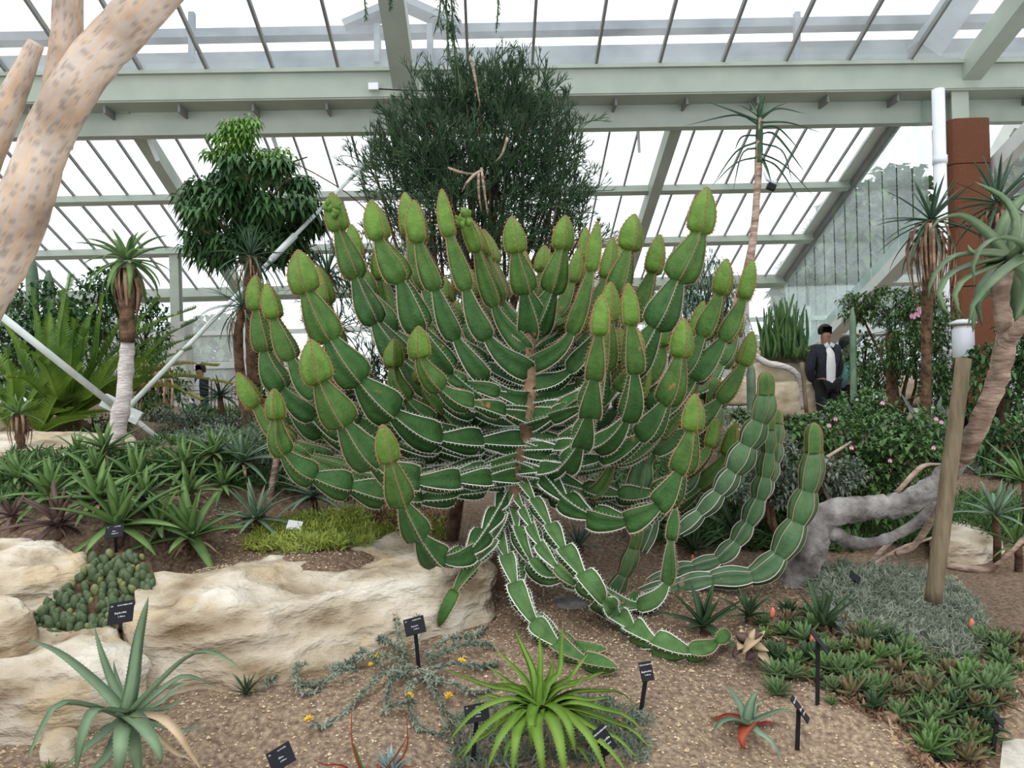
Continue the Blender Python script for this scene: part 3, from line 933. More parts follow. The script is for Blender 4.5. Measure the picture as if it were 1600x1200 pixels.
# shorter inner arms between the long ones
rb = random.Random(41)
for i in range(46):
    t = i / 45
    y0 = 520 + 210 * rb.random()
    sgn = rb.choice((-1, 1))
    ln = rb.uniform(90, 210) * (0.5 + 0.5 * (y0 - 480) / 220)
    zt_ = rb.uniform(-0.5, 0.85) if ln > 140 else rb.uniform(0.1, 0.85)
    x1 = 825 + sgn * ln
    y1 = y0 - ln * rb.uniform(0.35, 0.9) + (20 if y0 > 650 else 0)
    pth = [(x1, y1 - ln * .3), (x1 - sgn * 6, y1 + ln * .05), (x1 - sgn * ln * .3, y1 + ln * .35), (x1 - sgn * ln * .65, y0 - ln * .12), (826, y0)]
    branch(pth, zt_, .20, .078, rb.uniform(0, 1.5), seed=100 + i)
# flaky pale new growth lumps at some tips
for (px, py, dz) in ((722, 342, -.02), (522, 328, .33)):
    mb = MB()
    rr2 = random.Random(px)
    for i in range(9):
        c = P(px + rr2.uniform(-12, 12), py + rr2.uniform(-8, 14), DC + dz - 0.03 + rr2.uniform(-.03, .03))
        mb.tube([c, c + Vector((rr2.uniform(-.02, .02), -.01, .02)), c + Vector((rr2.uniform(-.03, .03), -.01, .045))], [0.016, 0.019, 0.004], 6, col=(2.2, 1.6, 1.1))
    mb.build('new_growth', 'euphorbia', ce)

# second euphorbia at the right with rounder columns, rising from the same soil
c2 = thing('columnar_euphorbia', 'second euphorbia with long wavy ribbed stems arching up at the right of the candelabra', 'cactus', G(1000, 925))
def col2(pix, seg, rad, tw, seed, dd, **k):
    pts = [P(q[0], q[1], dd[0] + (dd[1] - dd[0]) * i / (len(pix) - 1)) for i, q in enumerate(pix)]
    for q in pts:
        g_ = gz(q.x, q.y) + rad * 0.7
        if q.z < g_ and q is not pts[-1]: q.z = g_
    b = MB(); rg = MB()
    winged_branch(b, rg, smooth_path(pts, 60), seg, rad, tw, seed=seed, soft=True, valley=0.6, wings=5, spines=False, tip_col=(.72, .92, .55), old_col=(1.0, 1.05, 1.15), young=(.7, .9, .7), **k)
    o = b.build('stem', 'euphorbia_pale', c2)
    rg.build('rib_margin', 'thorn', o, smooth=False)
C2 = [
 ([(1197,580),(1192,640),(1165,700),(1130,760),(1095,800),(1060,830)], .16, .085, 0.1, (4.3, 4.5)),
 ([(1203,640),(1198,720),(1178,800),(1130,870),(1060,900),(1010,915)], .14, .062, 0.6, (4.55, 4.5)),
 ([(1272,660),(1268,740),(1240,830),(1190,895),(1110,928),(1000,930)], .20, .085, 0.3, (4.15, 4.3)),
 ([(1118,590),(1108,660),(1080,730),(1030,790),(1000,860)], .20, .095, 0.2, (4.75, 4.6)),
 ([(1052,590),(1030,660),(1005,720),(990,790)], .26, .105, 0.2, (4.6, 4.55)),
 ([(1000,815),(985,870),(968,920),(945,945)], .15, .07, 0.3, (4.25, 4.3)),
 ([(1216,640),(1215,690),(1200,760),(1160,830)], .12, .045, 0.1, (4.8, 4.6)),
]
for i, (px, sg, rd, tw, dd) in enumerate(C2): col2(px, sg, rd * (0.98), tw, 50 + i, dd)
# ------------------------------------------------------------------ leaves and rosettes
def w_aloe(t): return (1 - t) ** 0.75 * (0.86 + 0.5 * t) if t < 1 else 0
def w_lance(t): return max(0.0, math.sin(PI * min(1, (t * 0.88 + 0.12))) ** 0.8)
def w_strap(t): return (1.0 - t ** 3.0) * (0.8 + 0.2 * math.cos(t * 3))
def leaf_path(mb, pts, W, side=None, prof=w_aloe, thick=0.18, chan=0.22, teeth=0.0, n=10, col=None, rs=None):
    pts = smooth_path(pts, n)
    T = tangents(pts)
    if side is None:
        h = pts[-1] - pts[0]; h.z = 0
        if h.length < 1e-4: h = Vector((0, -1, 0))
        side = h.cross(Vector((0, 0, 1)))
    FR = frames(T, side.normalized())
    vs = []
    ed = []
    for i, p in enumerate(pts):
        t = i / (n - 1)
        w = max(0.015, prof(t)) * W / 2
        s, nn = FR[i]
        nrm = s.cross(T[i])
        vs += [p - s * w + nrm * (w * chan * 2), p, p + s * w + nrm * (w * chan * 2), p - nrm * (w * thick * 2)]
        ed.append((vs[-4], vs[-2], s, T[i]))
    fs = []
    for i in range(n - 1):
        a = i * 4; b = a + 4
        for k in range(4):
            fs.append((a + k, a + (k + 1) % 4, b + (k + 1) % 4, b + k))
    fs.append((3, 2, 1, 0)); e = (n - 1) * 4; fs.append((e, e + 1, e + 2, e + 3))
    mb.add(vs, fs, col)
    if teeth:
        for i in range(n - 2):
            for k in range(3):
                w = k / 3
                for sg, q in ((-1, 0), (1, 1)):
                    p = ed[i][q].lerp(ed[i + 1][q], w); s = ed[i][2]; t = ed[i][3]
                    mb.add([p - t * teeth * .5, p + t * teeth * .5, p + s * sg * teeth * 1.1 + t * teeth * .5], [(0, 1, 2)], col)
def local_leaf_pts(L, e0, curl, n=7, pw=1.4):
    pts = [Vector((0, 0, 0))]
    for i in range(n):
        t = (i + 0.5) / n
        e = e0 - curl * t ** pw
        pts.append(pts[-1] + Vector((math.cos(e), 0, math.sin(e))) * (L / n))
    return pts
LEAFC = {}
def leaf_mesh(material, L, W, e0, curl, prof, thick, chan, teeth):
    key = (material, round(L, 3), round(W, 3), round(e0, 2), round(curl, 2), prof.__name__, teeth)
    if key not in LEAFC:
        mb = MB()
        leaf_path(mb, local_leaf_pts(L, e0, curl), W, Vector((0, -1, 0)), prof, thick, chan, teeth)
        LEAFC[key] = mb.mesh('leaf', material)
    return LEAFC[key]
def leaf_angles(f, e_in, e_out, c_in, c_out): return e_in + (e_out - e_in) * f, c_in + (c_out - c_in) * f
def rosette(name, label, cat, loc, material, n, L, W, e=(80, -5), curl=(10, 50), prof=w_aloe, thick=0.16, chan=0.2, teeth=0.0,
            seed=1, group=None, tilt=(0, 0), heart=0.0, parts=True, parent=None, tiers=5, pname='leaf', start=0.0, stem=None, f0=0.0, inner=0.7):
    r = random.Random(seed)
    if parent is None:
        root = thing(name, label, cat, loc, group); org = Vector(loc)
    else:
        root = parent; org = ORG[parent.name]
    base = Vector(loc) + Vector((0, 0, heart))
    if stem:
        mb = MB(); mb.tube([Vector(loc) - Vector((0, 0, 0.03)), Vector(loc).lerp(base, .5) + Vector((0.01, 0, 0)), base], [stem[1], stem[1] * .9, stem[1]], 8, rough=.3)
        mb.build('stem', stem[0], root)
    TL = Euler((R(tilt[0]), R(tilt[1]), 0)).to_matrix()
    allmb = MB()
    for i in range(n):
        f = f0 + (1 - f0) * ((i + 0.5) / n)
        ti = int(f * tiers)
        fm = (ti + 0.5) / tiers
        ee, cc = leaf_angles(fm, R(e[0]), R(e[1]), R(curl[0]), R(curl[1]))
        ll = L * (inner + (1 - inner) * math.sin(min(1, fm * 1.5) * PI / 2))
        az = start + i * 2.39996 + r.uniform(-.2, .2)
        sc = r.uniform(0.86, 1.1)
        if parts:
            me = leaf_mesh(material, ll, W, ee, cc, prof, thick, chan, teeth)
            o = inst(pname, me, root)
            M = TL @ Euler((r.uniform(-.12, .12), r.uniform(-.12, .12), az)).to_matrix()
            o.rotation_euler = M.to_euler()
            o.location = base - org
            o.scale = (sc, sc, sc)
        else:
            pts = local_leaf_pts(ll * sc, ee + r.uniform(-.1, .1), cc)
            M = TL @ Matrix.Rotation(az, 3, 'Z')
            leaf_path(allmb, [base + M @ q for q in pts], W * sc, M @ Vector((0, -1, 0)), prof, thick, chan, teeth, n=7)
    if not parts: allmb.build(pname + 's', material, root)
    return root
def px_len(px, d): return px * d / F

# ------------------------------------------------------------------ rocks
import bmesh
def rock(name, label, bottom, top, seed=1, amp=0.05, material='rock', it=3, cuts=3, group=None, strata=0.5, cat='rock'):
    bm = bmesh.new()
    BP = [P(*q) for q in bottom]; TP = [P(*q) for q in top]
    cx = sum(TP, Vector()) / len(TP)
    gr = 1.07
    TP = [cx + (q - cx) * gr + Vector((0, 0, 0.025 * (TP[0] - cx).length)) for q in TP]
    BP = [Vector((cx.x + (q.x - cx.x) * 1.04, cx.y + (q.y - cx.y) * 1.04, q.z - 0.06)) for q in BP]
    B = [bm.verts.new(q) for q in BP]
    T = [bm.verts.new(q) for q in TP]
    n = len(B)
    c = sum((v.co for v in B), Vector()) / n
    ct = bm.verts.new(sum((v.co for v in T), Vector()) / n + Vector((0, 0, 0.02)))
    cb = bm.verts.new(c - Vector((0, 0, 0.05)))
    for i in range(n):
        j = (i + 1) % n
        bm.faces.new((B[i], B[j], T[j], T[i]))
        bm.faces.new((T[i], T[j], ct))
        bm.faces.new((B[j], B[i], cb))
    bmesh.ops.recalc_face_normals(bm, faces=bm.faces)
    for k in range(3):
        bmesh.ops.subdivide_edges(bm, edges=bm.edges[:], cuts=1, use_grid_fill=True, smooth=0.12)
    bmesh.ops.smooth_vert(bm, verts=bm.verts[:], factor=0.5, use_axis_x=True, use_axis_y=True, use_axis_z=True)
    bmesh.ops.subdivide_edges(bm, edges=bm.edges[:], cuts=1, use_grid_fill=True)
    bm.normal_update()
    for v in bm.verts:
        p = v.co
        q = Vector((p.x * 1.8 + seed, p.y * 1.8, p.z * 3.5))
        h = noise.fractal(q, 0.9, 2.1, 5)
        h2 = abs(noise.noise(Vector((p.x * 3 + seed, p.y * 3, p.z * 14)))) * strata
        h3 = noise.fractal(Vector((p.x * 12, p.y * 12 + seed, p.z * 16)), 0.8, 2.2, 3) * 0.16
        v.co = p + v.normal * (amp * (h * 0.9 - h2 + h3 + 0.2))
    me = bpy.data.meshes.new(name)
    bmesh.ops.recalc_face_normals(bm, faces=bm.faces)
    bm.to_mesh(me); bm.free()
    me.polygons.foreach_set('use_smooth', [True] * len(me.polygons))
    me.materials.append(MAT[material])
    o = bpy.data.objects.new(name, me); COL.objects.link(o)
    ORG[o.name] = Vector((0, 0, 0))
    return tag(o, label, cat, group)
rock('boulder', 'long cream limestone boulder left of the euphorbia base',
     [(205, 1100, 3.08), (400, 1070, 3.2), (600, 1020, 3.45), (700, 990, 3.6), (765, 960, 3.8), (760, 930, 4.1), (620, 900, 4.3), (430, 930, 4.1), (230, 975, 3.8)],
     [(222, 985, 3.22), (400, 955, 3.33), (590, 915, 3.65), (690, 900, 3.8), (752, 905, 3.92), (735, 872, 4.15), (610, 850, 4.35), (430, 885, 4.05), (245, 915, 3.75)], 3, 0.085)
rock('boulder', 'grey-cream boulder in the lower left corner behind the big foreground aloe',
     [(-120, 1230, 2.75), (60, 1215, 2.78), (175, 1190, 2.85), (205, 1130, 3.05), (190, 1080, 3.3), (60, 1070, 3.4), (-120, 1100, 3.3)],
     [(-120, 1050, 2.85), (30, 1065, 2.85), (150, 1040, 2.92), (192, 1020, 3.1), (160, 985, 3.3), (60, 985, 3.35), (-120, 1010, 3.3)], 9, 0.08)
rock('boulder', 'pale smooth-topped boulder at the left edge above the cushion plant',
     [(-110, 1000, 3.3), (20, 985, 3.35), (95, 960, 3.45), (150, 925, 3.6), (140, 890, 3.8), (50, 880, 3.95), (-110, 890, 3.9)],
     [(-110, 930, 3.38), (10, 925, 3.4), (75, 905, 3.5), (128, 885, 3.65), (112, 860, 3.85), (40, 848, 3.98), (-110, 860, 3.95)], 5, 0.07)
rock('stone', 'brown shaded stone wedged at the left edge under the smooth-topped boulder',
     [(-60, 1010, 3.1), (20, 1005, 3.12), (50, 990, 3.2), (45, 960, 3.35), (-60, 960, 3.35)],
     [(-60, 950, 3.18), (10, 945, 3.2), (32, 945, 3.25), (28, 930, 3.35), (-60, 930, 3.35)], 6, 0.03)
rock('stone', 'low tan stone at the foot of the lower left boulder',
     [(60, 1215, 2.68), (118, 1215, 2.68), (135, 1185, 2.78), (120, 1165, 2.85), (70, 1165, 2.85)],
     [(66, 1170, 2.72), (105, 1160, 2.72), (122, 1145, 2.8), (105, 1135, 2.85), (72, 1138, 2.85)], 7, 0.02)
rock('stone', 'blocky ochre stone beside the leaning wooden post',
     [(1470, 905, 5.2), (1540, 905, 5.2), (1575, 885, 5.3), (1560, 865, 5.6), (1480, 865, 5.6)],
     [(1462, 850, 5.25), (1535, 852, 5.25), (1562, 845, 5.4), (1540, 818, 5.65), (1480, 822, 5.65)], 8, 0.04, strata=.3)
rock('stone', 'small grey stone on the soil beneath the euphorbia stems',
     [(855, 970, 3.95), (900, 975, 3.95), (925, 955, 4.05), (905, 940, 4.2), (865, 942, 4.2)],
     [(862, 950, 4.0), (895, 950, 4.0), (915, 942, 4.05), (900, 930, 4.15), (868, 932, 4.15)], 10, 0.02, 'bark_grey')
rock('stone', 'flat pale stone ledge behind the aloes at the left edge',
     [(-80, 745, 5.3), (60, 740, 5.3), (150, 725, 5.5), (215, 712, 5.7), (200, 690, 6.2), (60, 695, 6.2), (-80, 700, 6.2)],
     [(-80, 715, 5.4), (60, 708, 5.4), (150, 700, 5.6), (205, 697, 5.8), (190, 683, 6.2), (60, 680, 6.2), (-80, 682, 6.2)], 12, 0.04)
WS = [(1185, 548, 1262, 566, 11.8, 'topmost pale slab of the stone ledge behind the bare branch'),
      (1180, 570, 1290, 610, 11.6, 'big tan block of the far stone ledge left of the standing man'),
      (1060, 598, 1195, 622, 11.3, 'cream low block of the far stone ledge beside the crouching visitor'),
      (1196, 600, 1288, 640, 11.2, 'lower dusty block of the far stone ledge in front of the man'),
      (1385, 595, 1450, 625, 10.5, 'pale rounded stone in the shrubs behind the agaves')]
for i, (x0, y0, x1, y1, d, lb) in enumerate(WS):
    rock('stone', lb, [(x0, y1, d), ((x0 + x1) / 2, y1 + 3, d - .05), (x1, y1, d), (x1, y1 - 3, d + .5), (x0, y1 - 3, d + .5)],
         [(x0 + 3, y0 + 3, d), ((x0 + x1) / 2, y0, d - .05), (x1 - 3, y0 + 2, d), (x1 - 3, y0 - 2, d + .5), (x0 + 3, y0 - 2, d + .5)], 20 + i, 0.04, 'wall_stone', strata=.3)
# paving slabs at the lower right corner
pv = thing('footpath', 'pale paving slabs in the lower right corner', 'path', G(1590, 1150), kind='structure')
for (pa, pb, pc, pd_) in ((((1560, 1240)), (1568, 1160), (1800, 1175), (1800, 1260)), ((1569, 1157), (1584, 1098), (1800, 1105), (1800, 1171)), ((1585, 1095), (1640, 1060), (1800, 1068), (1800, 1102))):
    q = [P(a, b, 2.95 + (1200 - b) * 0.0042) for a, b in (pa, pb, pc, pd_)]
    zz = [p + Vector((0, 0, 0.03)) for p in q]; lo = [p - Vector((0, 0, 0.05)) for p in q]
    mb = MB(); mb.add(zz + lo, [(0, 1, 2, 3)[::-1], (4, 5, 6, 7), (0, 1, 5, 4), (1, 2, 6, 5), (2, 3, 7, 6), (3, 0, 4, 7)])
    mb.build('paving_slab', 'slab', pv, smooth=False)

# ------------------------------------------------------------------ foreground aloes (each leaf along its own curve)
def fan_plant(name, label, cat, heart, leaves, material, W, teeth=0.0, prof=w_aloe, thick=.16, chan=.2, base=None, d=None):
    """leaves: (points [(px,py,depth offset)...] after the heart, width factor, material or None)"""
    hp = P(*heart)
    loc = Vector((hp.x, hp.y, gz(hp.x, hp.y))) if base is None else base
    root = thing(name, label, cat, loc)
    r = random.Random(int(heart[0]))
    for i, lf in enumerate(leaves):
        pts = [hp + Vector((r.uniform(-.01, .01), r.uniform(-.01, .01), r.uniform(-.015, .01)))]
        for q in lf[0]: pts.append(P(q[0], q[1], heart[2] + q[2]))
        for q in pts[1:]:
            q.z = max(q.z, gz(q.x, q.y) + 0.012)
        mb = MB()
        h = pts[1] - pts[0]; h.z = 0
        if h.length < 0.03: h = Vector((0.05, -1, 0))
        leaf_path(mb, pts, W * (lf[1] if len(lf) > 1 else 1), h.cross(Vector((0, 0, 1))), prof, thick, chan, teeth, n=12)
        mb.build('leaf', (lf[2] if len(lf) > 2 and lf[2] else material), root)
    return root
f1 = fan_plant('large_aloe', 'large pale blue-green aloe with long arching leaves at lower left', 'aloe', (200, 1118, 2.62), [
    ([(150, 1070, .05), (90, 1020, .08), (38, 998, .1)], .9), ([(172, 1060, .12), (155, 1010, .2), (147, 978, .22)], .7), ([(185, 1070, .15), (180, 1050, .2), (177, 1030, .22)], .5),
    ([(205, 1070, 0), (215, 1000, .05), (232, 932, .02)], 1.0), ([(245, 1070, -.02), (300, 1022, -.05), (345, 1025, -.1), (378, 1048, -.12)], .85),
    ([(240, 1090, .05), (280, 1060, .08), (305, 1060, .1), (332, 1072, .12)], .8), ([(250, 1100, .15), (275, 1075, .2), (300, 1068, .2)], .6),
    ([(150, 1105, -.1), (95, 1100, -.2), (65, 1140, -.25), (40, 1195, -.28)], .9), ([(150, 1110, -.15), (130, 1150, -.22), (118, 1210, -.2)], .95),
    ([(190, 1150, -.2), (188, 1185, -.25), (182, 1230, -.2)], 1.15), ([(225, 1140, -.18), (248, 1175, -.22), (250, 1196, -.2)], 1.3),
    ([(245, 1122, -.1), (275, 1145, -.14), (295, 1175, -.14), (318, 1208, -.12)], .9, 'straw'), ([(245, 1125, -.08), (258, 1130, -.1), (266, 1138, -.11)], 1.2),
    ([(260, 1108, .1), (275, 1100, .12), (294, 1090, .12)], .7), ([(270, 1140, .0), (300, 1140, .02), (322, 1136, .02)], .6),
    ([(160, 1150, -.1), (130, 1175, -.1), (95, 1205, -.1)], .8), ([(165, 1135, .1), (155, 1150, .15), (148, 1160, .15)], .6),
    ([(270, 1175, -.05), (285, 1180, -.05), (300, 1190, -.05)], .7, 'straw'), ([(210, 1170, -.1), (215, 1200, -.1), (222, 1230, -.1)], 1.0),
    ([(170, 1180, -.1), (150, 1200, -.1), (135, 1220, -.1)], .9)], 'aloe_fore', 0.062, teeth=0.004)
r = random.Random(8)
lv = []
for (tx, ty, mx, my, dz, w) in [(805, 985, 830, 1040, .1, .8), (880, 972, 875, 1050, .12, .7), (842, 985, 845, 1030, .2, .6), (915, 1055, 900, 1070, .05, .9), (955, 1090, 920, 1095, 0, .9), (1010, 1148, 945, 1110, -.1, 1),
        (1020, 1175, 960, 1130, -.12, .9), (1000, 1190, 930, 1140, -.15, .9), (690, 1045, 770, 1075, .05, .8), (735, 1100, 790, 1095, .0, .9), (760, 1040, 800, 1070, .2, .7), (770, 1010, 800, 1040, .25, .6),
        (720, 1190, 780, 1120, -.2, 1.0), (700, 1160, 770, 1100, -.12, 1), (760, 1205, 800, 1130, -.25, 1), (800, 1215, 810, 1140, -.3, 1.1), (850, 1225, 838, 1140, -.3, 1.2), (885, 1225, 868, 1140, -.3, 1.2),
        (950, 1215, 905, 1135, -.25, 1.1), (985, 1215, 915, 1145, -.22, .9), (830, 1170, 830, 1120, -.2, 1.0), (770, 1150, 795, 1110, -.1, .9), (900, 1180, 880, 1120, -.2, 1), (920, 1020, 890, 1060, .2, .7),
        (865, 1030, 860, 1060, .15, .9), (845, 1050, 845, 1070, .0, .8), (785, 1190, 810, 1150, -.15, .8), (925, 1200, 885, 1160, -.15, .8), (960, 1150, 915, 1120, 0, .8), (735, 1070, 785, 1070, .15, .7),
        (968, 1062, 920, 1060, .15, .7), (700, 1205, 760, 1150, -.05, .8), (1000, 1105, 940, 1080, .12, .8)]:
    mx2, my2 = (mx + 842) / 2, (my + 1100) / 2 - 6
    dead = r.random() < .12
    lv.append(([(mx2, my2, dz * .3), (mx, my, dz * .7), ((mx + tx) / 2, (my + ty) / 2 - (10 if ty > my else 0), dz), (tx, ty, dz)], w, 'aloe_dark' if False else None))
fan_plant('spreading_aloe', 'bright yellow-green aloe with many narrow curling leaves at bottom centre', 'aloe', (845, 1108, 2.78), lv, 'aloe_bright', 0.052, teeth=0.004)
fan_plant('young_aloe', 'small blue-green aloe with reddened lower leaves alone on bare soil at right', 'aloe', (1170, 1132, 2.95), [
    ([(1158, 1105, .04), (1145, 1085, .06), (1138, 1070, .06)], .8), ([(1172, 1110, 0), (1176, 1095, 0), (1184, 1080, 0)], 1.1), ([(1195, 1120, 0), (1225, 1110, -.02), (1245, 1118, -.04)], .8),
    ([(1150, 1125, -.05), (1130, 1128, -.08), (1112, 1145, -.1)], 1.2), ([(1185, 1145, -.08), (1205, 1160, -.12), (1225, 1190, -.14)], .8),
    ([(1160, 1112, .08), (1155, 1100, .1), (1152, 1090, .1)], .7), ([(1140, 1120, .02), (1125, 1122, .03), (1110, 1135, .03)], 1.1, 'aloe_red'),
    ([(1160, 1150, -.1), (1160, 1162, -.12), (1165, 1172, -.12)], 1.3, 'aloe_red'), ([(1188, 1140, .02), (1200, 1142, .03), (1212, 1150, .03)], .8, 'aloe_red'), ([(1180, 1120, .1), (1190, 1105, .12), (1195, 1098, .12)], .6)], 'aloe_bluegreen', 0.05, teeth=.003)
fan_plant('red_leaf_plant', 'upright narrow red-tinged leaves at the bottom edge left of centre', 'succulent', (575, 1235, 2.6), [
    ([(552, 1170, 0), (549, 1130, 0), (551, 1095, 0)], .8, 'aloe_red'), ([(610, 1195, 0), (632, 1160, 0), (640, 1145, 0)], .9, 'aloe_red'), ([(632, 1180, .05), (636, 1130, .06), (630, 1105, .06)], .6, 'aloe_red'),
    ([(540, 1200, 0), (505, 1195, 0), (488, 1185, 0)], .7, 'aloe_red'), ([(600, 1200, .1), (640, 1200, .1), (655, 1190, .1)], .6), ([(560, 1190, .05), (556, 1175, .05), (553, 1160, .05)], .9, 'aloe_green'), ([(530, 1225, -.05), (500, 1220, -.05), (480, 1225, -.05)], .9)],
    'aloe_red', 0.03)
rosette('blue_rosette', 'chalky blue upright succulent rosette cut by the bottom edge', 'succulent', G(612, 1215), 'succ_blue', 26, .10, .022, (88, 40), (0, 10), w_strap, seed=4, heart=.01)
rosette('small_aloe', 'small dark clustered aloe on soil below the long boulder', 'aloe', G(385, 1085), 'aloe_dark', 16, px_len(42, 3.1), .014, (85, 10), (0, 30), seed=6)
rosette('small_aloe', 'tiny dark spiky aloe touching the long boulder at right of the clustered one', 'aloe', G(405, 1065), 'aloe_dark', 14, px_len(36, 3.1), .014, (85, 20), (0, 20), seed=7)
rosette('small_aloe', 'small seedling rosette cut by the left end of the bottom edge', 'aloe', G(75, 1207), 'aloe_green', 8, .06, .012, (80, 20), (0, 40), seed=9)

# ------------------------------------------------------------------ aloe bed on the left terrace
BED = [
 (40, 700, 655, 44, 'aloe_green', 16, 'short-stemmed aloe with brown dead skirt at the left edge', .018),
 (165, 735, 692, 52, 'aloe_green', 15, 'aloe with pointed pale leaves just in front of the white-stemmed aloe', .026),
 (30, 765, 742, 50, 'aloe_green', 14, 'dusty green aloe rosette at the far left edge of the aloe bed', .026),
 (80, 795, 768, 62, 'aloe_green', 16, 'broad green aloe directly behind the purple one', .032),
 (150, 760, 735, 55, 'aloe_green', 15, 'green aloe in the second row left of the bed centre', .028),
 (215, 770, 745, 62, 'aloe_green', 16, 'green aloe with long upright leaves at the middle of the bed', .03),
 (155, 800, 775, 66, 'aloe_green', 15, 'light green aloe right behind the foremost label of the bed', .032),
 (290, 755, 722, 52, 'aloe_green', 15, 'tall green aloe below the low end of the tie rod', .024),
 (298, 790, 764, 52, 'aloe_green', 15, 'green aloe behind the bright front one', .026),
 (228, 792, 770, 46, 'aloe_green', 14, 'small green aloe left of the second black label', .024),
 (380, 745, 712, 60, 'aloe_bluegreen', 16, 'grey-green aloe on the right of the bed below the jointed arms', .028),
 (335, 735, 700, 46, 'aloe_green', 14, 'dull green aloe partly hidden behind the right side of the bed', .024),
 (186, 848, 812, 90, 'aloe_green', 18, 'largest deep green aloe spreading behind the black label', .042),
 (250, 840, 818, 55, 'aloe_green', 13, 'dark green aloe between the two largest front aloes', .03),
 (300, 865, 830, 84, 'aloe_green', 17, 'bright green front aloe overhanging the bare sandy strip', .042),
 (92, 840, 812, 62, 'aloe_purple', 15, 'purple-brown aloe at the left front of the bed', .03),
 (402, 835, 802, 64, 'aloe_bluegreen', 20, 'blue-green aloe above the yellow-green ground cover', .026),
 (490, 800, 766, 62, 'aloe_bluegreen', 20, 'blue-green aloe nearest the trunk side of the bed', .024),
 (445, 740, 715, 40, 'aloe_bluegreen', 13, 'small grey aloe under the lowest left arm', .02),
 (20, 828, 800, 40, 'aloe_purple', 12, 'withered brownish aloe at the left edge above the pale boulder', .02),
 (350, 775, 752, 44, 'aloe_green', 13, 'dim green aloe left of the blue-green pair', .022),
 (120, 715, 700, 34, 'aloe_green', 14, 'fine-leaved green tuft aloe by the pale stone ledge', .012),
]
for i, (px, py, hy, span, m_, n, lb, w) in enumerate(BED):
    g0 = G(px, py)
    d = g0.y
    h = max(0.01, (P(px, hy, d).z - g0.z) * .75)
    L = px_len(span, d) * 1.25
    rt = rosette('bed_aloe', lb, 'aloe', g0, m_, n + 3, L, w * 1.7, (82, -12), (5, 35), seed=30 + i, heart=h, stem=('bark_brown', .02), tilt=(14, 0), teeth=.003, prof=w_aloe)
    # drooping dry leaves round the stem
    mb = MB(); r = random.Random(i)
    for k in range(7):
        a = r.uniform(0, 2 * PI); b0 = g0 + Vector((0, 0, h * .8)); o_ = Vector((math.cos(a), math.sin(a), 0))
        leaf_path(mb, [b0, b0 + o_ * L * .25 + Vector((0, 0, -.01)), b0 + o_ * L * .5 - Vector((0, 0, h * .7))], w * .8, n=6)
    mb.build('dead_leaves', 'aloe_purple' if i % 2 else 'dead_leaf', rt)

# ------------------------------------------------------------------ cushion plant
cu = thing('cushion_plant', 'mound of stubby grey-green finger stems between the left boulders', 'succulent', G(140, 985))
def knob(seed):
    r = random.Random(seed); mb = MB()
    H = r.uniform(.045, .07); w = r.uniform(.015, .019)
    pts = [Vector((0, 0, H * t)) for t in (0, .25, .55, .8, .95, 1)]
    n = 10; vs = []; fs = []
    for i, (p, f) in enumerate(zip(pts, (.6, .95, 1.0, .85, .5, .12))):
        for k in range(n):
            a = 2 * PI * k / n; q = w * f * (1.12 if k % 2 else .9)
            vs.append(p + Vector((math.cos(a) * q, math.sin(a) * q, 0)))
    for i in range(5):
        for k in range(n): fs.append((i * n + k, i * n + (k + 1) % n, (i + 1) * n + (k + 1) % n, (i + 1) * n + k))
    fs.append(tuple(range(n))[::-1]); fs.append(tuple(5 * n + k for k in range(n)))
    mb.add(vs, fs)
    return mb
knobs = [knob(i).mesh('stem', m_) for i, m_ in enumerate(('cushion', 'cushion', 'cushion', 'cushion_tip'))]

r = random.Random(12)
def in_poly(x, y, poly):
    c = False; j = len(poly) - 1
    for i in range(len(poly)):
        if (poly[i][1] > y) != (poly[j][1] > y) and x < (poly[j][0] - poly[i][0]) * (y - poly[i][1]) / (poly[j][1] - poly[i][1]) + poly[i][0]: c = not c
        j = i
    return c
CUP = [(35, 985), (40, 935), (60, 905), (95, 905), (120, 885), (150, 865), (190, 853), (232, 862), (244, 900), (235, 950), (222, 1000), (200, 1018), (170, 990), (120, 985), (70, 990)]
def cud(px, py): return 3.32 + (985 - py) * 0.0030
cnt = 0
while cnt < 290:
    px, py = r.uniform(30, 246), r.uniform(850, 1022)
    if not in_poly(px, py, CUP): continue
    p = P(px, py, cud(px, py)) - Vector((0, 0, .045))
    o = inst('finger_stem', knobs[r.choice((0, 1, 2, 0, 1, 2, 3))], cu, p - ORG[cu.name], ((r.uniform(-.1, .5)), (px - 140) / 250 + r.uniform(-.2, .2), r.uniform(0, 6)), r.uniform(.65, 1.1))
    cnt += 1
mb = MB()
cc = [P(x, y + 8, cud(x, y) + .02) for x, y in CUP]
cen = P(140, 930, cud(140, 930) + .03)
lo = [p + Vector((0, .1, -.2)) for p in cc]
mb.add(cc + lo + [cen], [(i, (i + 1) % len(cc), len(cc) * 2) for i in range(len(cc))] + [(i, i + len(cc), (i + 1) % len(cc) + len(cc), (i + 1) % len(cc)) for i in range(len(cc))])
mb.build('matted_core', 'bark_brown', cu)
